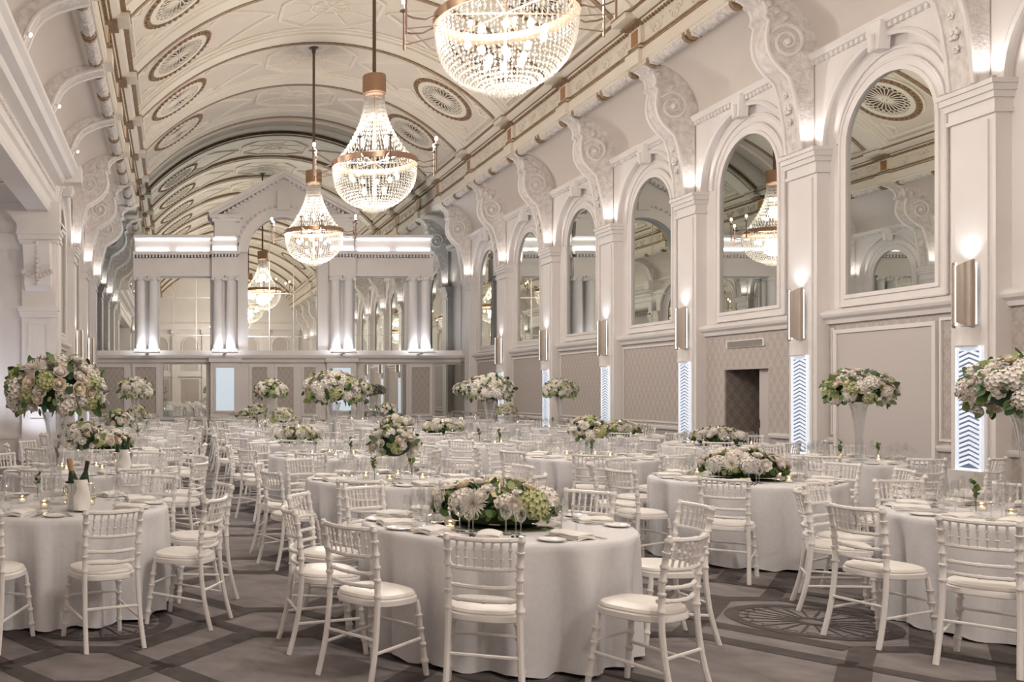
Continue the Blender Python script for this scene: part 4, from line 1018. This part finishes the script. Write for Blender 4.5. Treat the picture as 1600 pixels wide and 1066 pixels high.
# ------------------------------------------------------------------ flowers
def petal(mb, M, l, wd, curl=.3, nseg=3, mi=0):
    vs = []
    for i in range(nseg+1):
        t = i/nseg; ww = wd*math.sin(PI*(.12+.80*t))
        y = l*t; z = curl*l*t*t
        for s in (-1, 0, 1): vs.append(tuple(M @ Vector((s*ww, y, z+.15*ww*(abs(s))))))
    fs = []
    for i in range(nseg): fs += [(3*i, 3*i+1, 3*i+4, 3*i+3), (3*i+1, 3*i+2, 3*i+5, 3*i+4)]
    mb.add(vs, fs, mi, True)
def rot(a, e): return Matrix.Rotation(a, 4, 'Z') @ Matrix.Rotation(e, 4, 'X')
def rose():        # unit radius
    mb = MB(); mb.sphere((0, 0, .25), .42, 8, 6, 0, (1, 1, 1.1))
    for ring, (cnt, e, l, wd, off) in enumerate(((3, 1.25, .75, .42, .10), (5, 1.0, .85, .48, .16), (6, .65, .95, .5, .2), (7, .25, 1.0, .5, .22))):
        for k in range(cnt):
            M = Matrix.Rotation(2*PI*k/cnt+ring*.5, 4, 'Z') @ Matrix.Translation((0, off, 0)) @ Matrix.Rotation(e, 4, 'X')
            petal(mb, M, l*.8, wd, .28)
    return mb
def hydrangea():
    mb = MB(); mb.sphere((0, 0, .0), .78, 10, 7, 0, (1, 1, .8)); N = 52
    for k in range(N):
        z = 1-1.35*(k+.5)/N; a = k*2.39996; r = math.sqrt(max(0, 1-z*z))
        nrm = Vector((r*math.cos(a), r*math.sin(a), z)).normalized(); p = Vector((nrm.x*.9, nrm.y*.9, nrm.z*.74))
        Q = nrm.to_track_quat('Z', 'Y').to_matrix().to_4x4(); tw = random.uniform(0, 1.5)
        for j in range(4):
            M = Matrix.Translation(p) @ Q @ Matrix.Rotation(tw+j*PI/2, 4, 'Z') @ Matrix.Rotation(.2, 4, 'X')
            petal(mb, M, .24, .11, .2, 2)
    return mb
def mum():
    mb = MB(); mb.sphere((0, 0, .1), .3, 8, 5, 1)
    for ring, (cnt, e, l) in enumerate(((10, 1.15, .6), (14, .85, .8), (17, .55, .92), (19, .25, 1.0), (19, -.02, 1.0))):
        for k in range(cnt):
            M = Matrix.Rotation(2*PI*k/cnt+ring*.3+random.uniform(-.08, .08), 4, 'Z') @ Matrix.Translation((0, .08, .06)) @ Matrix.Rotation(e, 4, 'X')
            petal(mb, M, l, .085, .12, 2)
    return mb
def leafmb(n=3):
    mb = MB(); petal(mb, Matrix.Identity(4), 1.0, .38, .25, 4); return mb
ROSE, HYD, MUM, LEAF = rose(), hydrangea(), mum(), leafmb()
BL = {'rose_white': (ROSE, ['petal_white'], 'rose'), 'rose_cream': (ROSE, ['petal_cream'], 'rose'), 'rose_pink': (ROSE, ['petal_pink'], 'rose'),
      'hyd_white': (HYD, ['petal_white'], 'hydrangea'), 'hyd_green': (HYD, ['petal_green'], 'hydrangea'), 'mum': (MUM, ['petal_white', 'petal_green'], 'chrysanthemum')}
BLM = {k: mb.mesh(nm, m) for k, (mb, m, nm) in BL.items()}
LFM = [LEAF.mesh('leaf', ['leaf']), LEAF.mesh('leaf', ['leaf_lime'])]
def frame_for(nrm, p, s, tw=0.0):
    return Matrix.Translation(p) @ nrm.to_track_quat('Z', 'Y').to_matrix().to_4x4() @ Matrix.Rotation(tw, 4, 'Z') @ Matrix.Scale(s, 4)
def arrangement_layout(rnd, kind):
    """bloom list [(key, matrix)], leaf list [(idx, matrix)] about the bouquet's base centre"""
    rx, rz, zc, zmin, N, bs, nl = {'tall': (.345, .225, .20, -.55, 92, .078, 170), 'low': (.36, .21, .03, .0, 50, .082, 290), 'medium': (.215, .17, .13, -.35, 40, .066, 56)}[kind]
    bl, lv = [], []
    for k in range(N):
        z = 1-(1-zmin)*(k+.5)/N; a = k*2.39996+rnd.uniform(-.25, .25); r = math.sqrt(max(0, 1-z*z))
        if kind == 'low' and r < .28: continue
        nrm = Vector((r*math.cos(a)/rx, r*math.sin(a)/rx, z/rz)).normalized(); d = rnd.uniform(.92, 1.05)
        p = Vector((r*math.cos(a)*rx*d, r*math.sin(a)*rx*d, zc+z*rz*d))
        key = rnd.choices(['rose_white', 'rose_cream', 'rose_pink', 'hyd_white', 'hyd_green', 'mum'], [4, 3, 2, 3.2, 1.7, 1.0] if kind == 'tall' else [4, 3, 2, 2.6, .8, 3])[0]
        s = bs*{'r': .72, 'h': 1.05, 'm': .95}[key[0]]*rnd.uniform(.85, 1.15)
        if key[0] == 'h': p = p-nrm*.02
        if kind == 'low': p.z = max(p.z, .128)
        bl.append((key, frame_for(nrm, p, s, rnd.uniform(0, 6))))
    for k in range(nl):
        z = 1-(1-zmin*1.15)*(k+.5)/nl; z = max(z, -.95)
        a = k*2.39996+1.1+rnd.uniform(-.3, .3); r = math.sqrt(max(0, 1-z*z)); nrm = Vector((r*math.cos(a)/rx, r*math.sin(a)/rx, z/rz)).normalized()
        lf = rnd.uniform(.93, 1.12) if kind != 'low' else rnd.uniform(.9, 1.02)
        p = Vector((r*math.cos(a)*rx*lf, r*math.sin(a)*rx*lf, zc+z*rz*lf))
        tan = nrm.orthogonal().normalized(); tan = Matrix.Rotation(rnd.uniform(0, 6.28), 3, nrm) @ tan
        lift = rnd.uniform(.15, .9)
        if kind == 'tall' and z < -.2: tan = (tan+Vector((0, 0, -1.2))).normalized(); lift = rnd.uniform(.1, .5)
        outw = (tan+nrm*lift).normalized()
        if kind == 'low':
            p.z = max(p.z, .05)
            if k % 3 == 0: q_ = rnd.uniform(0, 6.28); e_ = rnd.uniform(.31, .37); p = Vector((e_*math.cos(q_), e_*math.sin(q_), rnd.uniform(.03, .08))); nrm = Vector((math.cos(q_), math.sin(q_), .35)).normalized(); tan = Vector((-math.sin(q_)*rnd.choice((-1, 1)), math.cos(q_)*rnd.choice((-1, 1)), rnd.uniform(0, .6))).normalized(); outw = (tan+nrm*.5).normalized()
            if p.z < .11: outw.z = abs(outw.z)+.1; outw.normalize()
        s = rnd.uniform(.045, .085) if kind != 'low' else rnd.uniform(.042, .072)
        zz_ = (nrm-outw*nrm.dot(outw)).normalized(); xx_ = outw.cross(zz_)
        M = Matrix.Translation(p) @ Matrix((xx_, outw, zz_)).transposed().to_4x4() @ Matrix.Rotation(rnd.uniform(-.4, .4), 4, 'Y') @ Matrix.Scale(s, 4)
        lv.append((1 if rnd.random() < (.55 if kind == 'low' else .25) else 0, M))
    return bl, lv, (rx, rz, zc)
def joined_arrangement(rnd, kind):
    bl, lv, e = arrangement_layout(rnd, kind); mb = MB()
    idx = {'petal_white': 0, 'petal_cream': 1, 'petal_pink': 2, 'petal_green': 3}
    lo = MB().sphere((0, 0, 0), .95, 7, 5)
    for key, M in bl:
        src, ms, _ = BL[key]; c = MB(); 
        c.v, c.f, c.sm, c.n = src.v, src.f, src.sm, src.n; c.mi = [idx[ms[i]] for i in src.mi]; mb.join(c, M)
    a = mb.mesh('blooms', ['petal_white', 'petal_cream', 'petal_pink', 'petal_green'])
    lf = MB()
    for i, M in lv:
        c = MB(); c.v, c.f, c.sm, c.n = LEAF.v, LEAF.f, LEAF.sm, LEAF.n; c.mi = [i]*len(LEAF.f); lf.join(c, M)
    return a, lf.mesh('foliage', ['leaf', 'leaf_lime'])
FAR = {k: [joined_arrangement(random.Random(5+i), k) for i in range(2)] for k in ('tall', 'low', 'medium')}
VASE_T = MB().lathe([(.0, .0), (.085, .0), (.09, .006), (.05, .02), (.04, .05), (.042, .30), (.06, .48), (.085, .62), (.112, .70), (.108, .70), (.081, .62), (.056, .48), (.038, .30), (.036, .06), (.0, .05)], 24).mesh('vase', ['vaseglass'])
VASE_M = MB().lathe([(.0, .0), (.06, .0), (.062, .006), (.012, .02), (.010, .07), (.05, .10), (.075, .16), (.07, .21), (.062, .225), (.058, .21), (.06, .16), (.04, .11), (.0, .09)], 22).mesh('vase', ['vaseglass'])
MIRP = MB().lathe([(.0, .0), (.40, .0), (.405, .004), (.40, .008), (.0, .008)], 36).mesh('mirror_plate', ['mirror'])
HURR = MB().lathe([(.055, .0), (.058, .0), (.058, .30), (.055, .30)], 20).mesh('hurricane_glass', ['glass'])
PILL = MB().lathe([(.036, .01), (.036, .235), (.03, .24), (.0, .236)], 16).mesh('pillar_candle', ['wax'])
PFL = MB().lathe([(.0, .238), (.009, .247), (.010, .256), (.004, .275), (.0, .285)], 8).mesh('flame', ['flame'])
CORE = {k: MB().sphere((0, 0, zc), 1, 14, 9, 0, (rx*.70, rx*.70, rz*.66)).mesh('foliage_core', ['leaf_deep']) for k, (rx, rz, zc) in {'tall': (.345, .225, .20), 'medium': (.215, .17, .13)}.items()}
_lc = MB(); 
_lc.lathe([(.10, .0), (.27, .0), (.27, .06), (.24, .13), (.17, .16), (.10, .12), (.10, .0)], 20); CORE['low'] = _lc.mesh('foliage_core', ['leaf_deep'])
def centrepiece(kind, x, y, tname, near, seed):
    rnd = random.Random(seed)
    lab = {'tall': 'tall trumpet glass vase topped with a white rose ball on the ', 'low': 'low white flower ring around a pillar candle on the ', 'medium': 'white bouquet in a small footed glass vase on the '}[kind]+tname
    t = thing('flower_arrangement', lab, 'flowers', (x, y, TZ), rnd.uniform(0, 6), 'table centrepieces')
    zb = {'tall': .66, 'low': .028, 'medium': .20}[kind]
    if kind == 'tall': ob('vase', VASE_T, parent=t)
    elif kind == 'medium': ob('vase', VASE_M, parent=t)
    else:
        ob('mirror_plate', MIRP, parent=t)
        ob('hurricane_glass', HURR, parent=t, loc=(0, 0, .01)); ob('pillar_candle', PILL, parent=t, loc=(0, 0, .01)); ob('flame', PFL, parent=t, loc=(0, 0, .01))
    ob('foliage_core', CORE[kind], parent=t, loc=(0, 0, zb))
    if near:
        bl, lv, e = arrangement_layout(rnd, kind)
        for key, M in bl:
            o = ob(BL[key][2], BLM[key], parent=t); o.matrix_basis = Matrix.Translation((0, 0, zb)) @ M
        for i, M in lv:
            o = ob('leaf', LFM[i], parent=t); o.matrix_basis = Matrix.Translation((0, 0, zb)) @ M
    else:
        a, b = FAR[kind][seed % 2]
        tag(ob('blooms', a, parent=t, loc=(0, 0, zb)), kind='stuff'); tag(ob('foliage', b, parent=t, loc=(0, 0, zb)), kind='stuff')
def tealight(x, y, label):
    t = thing('tealight_holder', label, 'candle', (x, y, TZ), 0, 'tealights on the tables')
    ob('candle_glass', TEAG, parent=t); ob('gold_band', TEAB, parent=t); ob('candle', TEAW, parent=t); ob('flame', TEAF, parent=t)
def bud_vase(x, y, label, seed, white=False):
    rnd = random.Random(seed); t = thing('bud_vase', label, 'vase', (x, y, TZ), 0, 'bud vases on the tables'); ob('vase_glass', BUDG, parent=t)
    for k in range(3):
        a = rnd.uniform(0, 6); r = rnd.uniform(.01, .04); h = rnd.uniform(.15, .24); st = MB().tube([(0, 0, .02), (r*math.cos(a)*.4, r*math.sin(a)*.4, .11), (r*math.cos(a), r*math.sin(a), h)], .0022, 4)
        o = ob('stem', st, 'leaf', t)
        for j in range(5):
            an = rnd.uniform(0, 6); q = Vector((math.cos(an), math.sin(an), .7)).normalized(); zz = .10+(h-.10)*(j+1)/5; f = zz/h
            l = ob('leaf', LFM[rnd.random() < .5], parent=o); l.matrix_basis = Matrix.Translation((r*math.cos(a)*f, r*math.sin(a)*f, zz)) @ q.to_track_quat('Y', 'Z').to_matrix().to_4x4() @ Matrix.Scale(rnd.uniform(.03, .05), 4)
    if white:
        o = ob('rose', BLM['rose_cream'], parent=t); o.matrix_basis = Matrix.Translation((.01, -.01, .17)) @ Matrix.Scale(.032, 4)
BUCKET = MB().lathe([(.0, .0), (.075, .0), (.08, .01), (.088, .06), (.105, .19), (.112, .20), (.108, .205), (.100, .19), (.082, .06), (.0, .02)], 26).mesh('bucket', ['silver'])
BOT = MB().lathe([(.0, .0), (.037, .0), (.038, .02), (.038, .17), (.030, .20), (.016, .24), (.014, .25), (.014, .31)], 16).mesh('bottle_body', ['bottle'])
BFO = MB().lathe([(.0152, .235), (.0155, .30), (.0165, .302), (.0165, .315), (.0, .316)], 14).mesh('foil', ['foil'])
def bucket(x, y, tname, seed):
    t = thing('ice_bucket', 'silver champagne bucket with a folded napkin on the '+tname, 'ice bucket', (x, y, TZ), .4, 'champagne buckets'); ob('bucket', BUCKET, parent=t)
    for s in (-1, 1):
        ob('ring_handle', MB().tube([(s*(.102+.004), .03*math.cos(a), .15+.03*math.sin(a)) for a in np.linspace(0, 2*PI, 14)], .005, 6), 'silver', t)
    n = MB(); nu, nv = 7, 9; vs = []
    for i in range(nu):
        for j in range(nv):
            a = -.9+1.8*i/(nu-1); v = j/(nv-1); r = .118+.008*math.sin(v*7+i)+.004; vs.append((r*math.sin(a)*.62, -r*math.cos(a)*1.0 if v < .75 else -r*math.cos(a)*(1-.14*(v-.75)/.25), .015+.21*min(v, .9)/.9+(.012*math.sin(PI*(v-.75)/.25) if v > .75 else 0)))
    n.add(vs, [(i*nv+j, i*nv+j+1, (i+1)*nv+j+1, (i+1)*nv+j) for i in range(nu-1) for j in range(nv-1)], 0, True); ob('napkin_drape', n, 'napkin', t)
    for k, (dx, rx_, ry) in enumerate(((-.012, -.06, -.20), (.012, .06, .18))):
        b = thing('wine_bottle', f'{"green glass bottle with dark foil leaning left" if k==0 else "green glass bottle leaning right"} in the bucket on the {tname}', 'bottle', (x+dx*1.0, y+(.036 if k == 0 else -.038), TZ+.05), 0, 'bottles in the buckets')
        b.rotation_euler = (rx_, ry, 0); ob('bottle_body', BOT, parent=b); ob('foil', BFO, parent=b)
        if k == 0: ob('cork_wrap', MB().lathe([(.0175, .235), (.0195, .25), (.0195, .325), (.0, .328)], 12).mesh('cork_wrap', ['cork']), parent=b)

# ------------------------------------------------------------------ laying out the hall
def cw(a): return (-90-a) % 360        # degrees clockwise (seen from above) from the side nearest the camera
EV = lambda off, n=9: [((off+360/n*k), 1.14) for k in range(n)]
TABLES = [
 # x, y, kind, name, chairs [(angle, radius)], bucket
 (2.07, 6.2, 'low', 'front centre table', [(-111, 1.165), (-142, 1.165), (-174, 1.11), (-68, 1.16, .2), (4, 1.115), (42, 1.125), (80, 1.125), (116, 1.125), (150, 1.125)], 0),
 (-.89, 7.25, 'tall', 'front left table', [(-68, 1.125), (-27, 1.085), (16, 1.105), (56, 1.125), (95, 1.125), (135, 1.125), (-105, 1.105), (-146, 1.125)], 1),
 (5.88, 6.6, 'tall', 'front right table', [(-139, 1.405), (-164, 1.325), (153, 1.085), (122, 1.105), (85, 1.125), (50, 1.125), (12, 1.125), (-25, 1.125), (-62, 1.125)], 0),
 (2.13, 9.3, 'medium', 'second-row centre table', [(-114, 1.245), (-80, 1.145), (-158, 1.105), (162, 1.105), (125, 1.125), (86, 1.125), (48, 1.125), (10, 1.125), (-38, 1.145)], 0),
 (5.55, 9.35, 'low', 'second-row right table', [(-126, 1.285), (-165, 1.195), (160, 1.125), (120, 1.125), (84, 1.125), (52, 1.125), (20, 1.125), (-14, 1.125), (-50, 1.145)], 0),
 (-1.0, 10.4, 'medium', 'second-row left table', EV(-62), 2),
 (8.42, 11.8, 'tall', 'third-row right wall table', EV(-100), 0),
 (5.35, 12.4, 'medium', 'third-row inner table', EV(-112), 0),
 (2.1, 12.7, 'tall', 'third-row centre table', EV(-70), 0),
 (-.95, 13.5, 'low', 'third-row left table', EV(-48), 0),
 (8.5, 15.0, 'low', 'fourth-row right table', EV(-120), 0),
 (5.06, 15.4, 'tall', 'fourth-row inner table', EV(-85), 0),
 (2.05, 15.8, 'low', 'fourth-row centre table', EV(-60), 0),
 (-.95, 16.7, 'medium', 'fourth-row left table', EV(-35), 0),
 (8.4, 18.1, 'low', 'fifth-row right table', EV(-75), 0),
 (5.2, 18.6, 'low', 'fifth-row inner table', EV(-95), 0),
 (2.15, 19.0, 'medium', 'fifth-row centre table', EV(-110), 0),
 (-.8, 19.7, 'tall', 'fifth-row left table', EV(-30), 0),
 (8.85, 22.0, 'tall', 'sixth-row right table', EV(-66), 0),
 (5.1, 21.9, 'low', 'sixth-row inner table', EV(-80), 0),
 (2.22, 22.1, 'tall', 'sixth-row centre table', EV(-96), 0),
 (-.9, 22.8, 'medium', 'sixth-row left table', EV(-44), 0),
 (8.7, 25.1, 'medium', 'seventh-row right table', EV(-90), 0),
 (5.6, 25.1, 'medium', 'seventh-row inner table', EV(-70), 0),
 (2.2, 25.3, 'medium', 'seventh-row centre table', EV(-105), 0),
 (8.6, 28.3, 'tall', 'eighth-row right table', EV(-60), 0),
 (5.5, 28.3, 'tall', 'eighth-row inner table', EV(-84), 0),
 (2.2, 28.5, 'low', 'eighth-row centre table', EV(-98), 0),
 (-.9, 26.0, 'low', 'seventh-row left table', EV(-40), 0),
]
far_glass = []; GL = []
def inview(x, y, z=.5):
    if y < .6: return False
    u = VPX+FPX*x/y; v = VPY+FPX*(CAMZ-z)/y
    return -90 < u < 1690 and v < 1160
for ti, (tx, ty, kind, tn, chairs, bk) in enumerate(TABLES):
    near = ty < 13.6
    bpos = (tx+(.21 if bk == 1 else .45), ty-(.40 if bk == 1 else .12)) if bk else (99, 99)
    clear = lambda q, d=.18: math.hypot(q[0]-bpos[0], q[1]-bpos[1]) > d
    t = thing('round_table', f'round table under a floor length white cloth, {tn}', 'table', (tx, ty, 0), ti*1.3, 'round banquet tables')
    ob('tablecloth', CLOTHS[ti % 4], parent=t)
    if near: ob('tabletop', TOPM, parent=t); ob('pedestal', PEDM, parent=t)
    order = sorted(chairs, key=lambda c: cw(c[0]))
    for ci, (ang, rad, *turn) in enumerate(order):
        a = math.radians(ang); cx, cyy = tx+rad*math.cos(a), ty+rad*math.sin(a)
        pos = f'{ORD[ci]} clockwise from its near side'
        if inview(cx, cyy) and cx < 9.42 and not (ty > 23 and math.sin(a) > .5):
            chair(cx, cyy, a+PI/2+random.uniform(-.05, .05)+(turn[0] if turn else 0), f'white ringed chair at the {tn}, {pos}', ty < 13.6)
        # place setting
        loc = lambda r, off, da=0: (tx+r*math.cos(a)-off*math.sin(a)*1.0, ty+r*math.sin(a)+off*math.cos(a))
        rz = a+PI/2
        sp = f'{ORD[ci]} setting clockwise, {tn}'
        px_, py_ = loc(.655, 0)
        if not inview(px_, py_, .8): continue
        if ty < 20 and clear((px_, py_), .22):
            tag(ob('napkin', NAP, loc=(px_, py_, TZ), rot=rz+random.uniform(-.1, .1)), f'folded white napkin at the {sp}', 'napkin', 'napkins on the tables')
        if ty < 16.5:
            p = loc(.71, -.20); tag(ob('side_plate', PLATE, loc=(*p, TZ), rot=rz), f'round white side plate at the {sp}', 'plate', 'side plates')
        if ty < 10.6:
            for j, off in enumerate((.125, .15)):
                p = loc(.655, off); tag(ob('knife', KNIFE, loc=(*p, TZ), rot=rz), f'{"inner" if j==0 else "outer"} silver knife at the {sp}', 'knife', 'knives on the tables')
            for j, off in enumerate((-.088, -.108)):
                p = loc(.655, off); tag(ob('fork', FORK, loc=(*p, TZ), rot=rz), f'{"inner" if j==0 else "outer"} silver fork at the {sp}', 'fork', 'forks on the tables')
        for j, (me, nm, r, off) in enumerate(((WINE, 'large wine glass', .49, .085), (SMALL, 'small wine glass', .52, .17), (FLUTE, 'slim champagne flute', .435, .14))):
            p = loc(r, off)
            if not clear(p): continue
            if ty < 13.6: GL.append(ob('wine_glass', me, loc=(*p, TZ))); tag(GL[-1], f'empty {nm} at the {sp}', 'glass', 'glasses on the tables')
            else: far_glass.append((j, p[0], p[1]))
    centrepiece(kind, tx, ty, tn, ty < 12.0, 11+ti)
    nt = 4 if near else 3; gp = [(o_.location.x, o_.location.y) for o_ in GL]+[(q[1], q[2]) for q in far_glass]
    free = lambda x, y: all((x-q[0])**2+(y-q[1])**2 > .0062 for q in gp)
    for k in range(nt):
        a = 2*PI*k/nt+ti*.7-.9; r = .27 if kind != 'low' else .475; 
        if not free(tx+r*math.cos(a), ty+r*math.sin(a)): a += .17
        if free(tx+r*math.cos(a), ty+r*math.sin(a)) and clear((tx+r*math.cos(a), ty+r*math.sin(a))) and inview(tx+r*math.cos(a), ty+r*math.sin(a), .8): tealight(tx+r*math.cos(a), ty+r*math.sin(a), f'lit tealight in a glass cup on the {tn}, {["first", "second", "third", "fourth"][k]} of its ring')
    if kind != 'low':
        for k in range(2):
            a = 2*PI*k/2+ti*.9-1.9; r = .34
            if clear((tx+r*math.cos(a), ty+r*math.sin(a)), .22) and inview(tx+r*math.cos(a), ty+r*math.sin(a), .8): bud_vase(tx+r*math.cos(a), ty+r*math.sin(a), f'{"small bud vase of green sprigs" if k==0 else "small bud vase with one cream rose"} on the {tn}', ti*3+k, k == 1)
    if bk: bucket(*bpos, tn, ti)
# glassware too far away to count, joined
def far_glassware():
    mb = MB()
    pr = [MB().lathe(p, 8) for p in ([(.03, .002), (.005, .01), (.004, .09), (.03, .11), (.037, .145), (.03, .20)], [(.028, .002), (.005, .01), (.004, .08), (.025, .1), (.029, .13), (.024, .17)], [(.028, .002), (.005, .01), (.004, .09), (.021, .13), (.024, .17), (.02, .23)])]
    for j, x, y in far_glass: mb.join(pr[j], Matrix.Translation((x, y, TZ)))
    o = ob('glassware', mb, 'glass'); tag(o, 'many small clear glasses standing on the distant tables', 'glassware', None, 'stuff')
far_glassware()
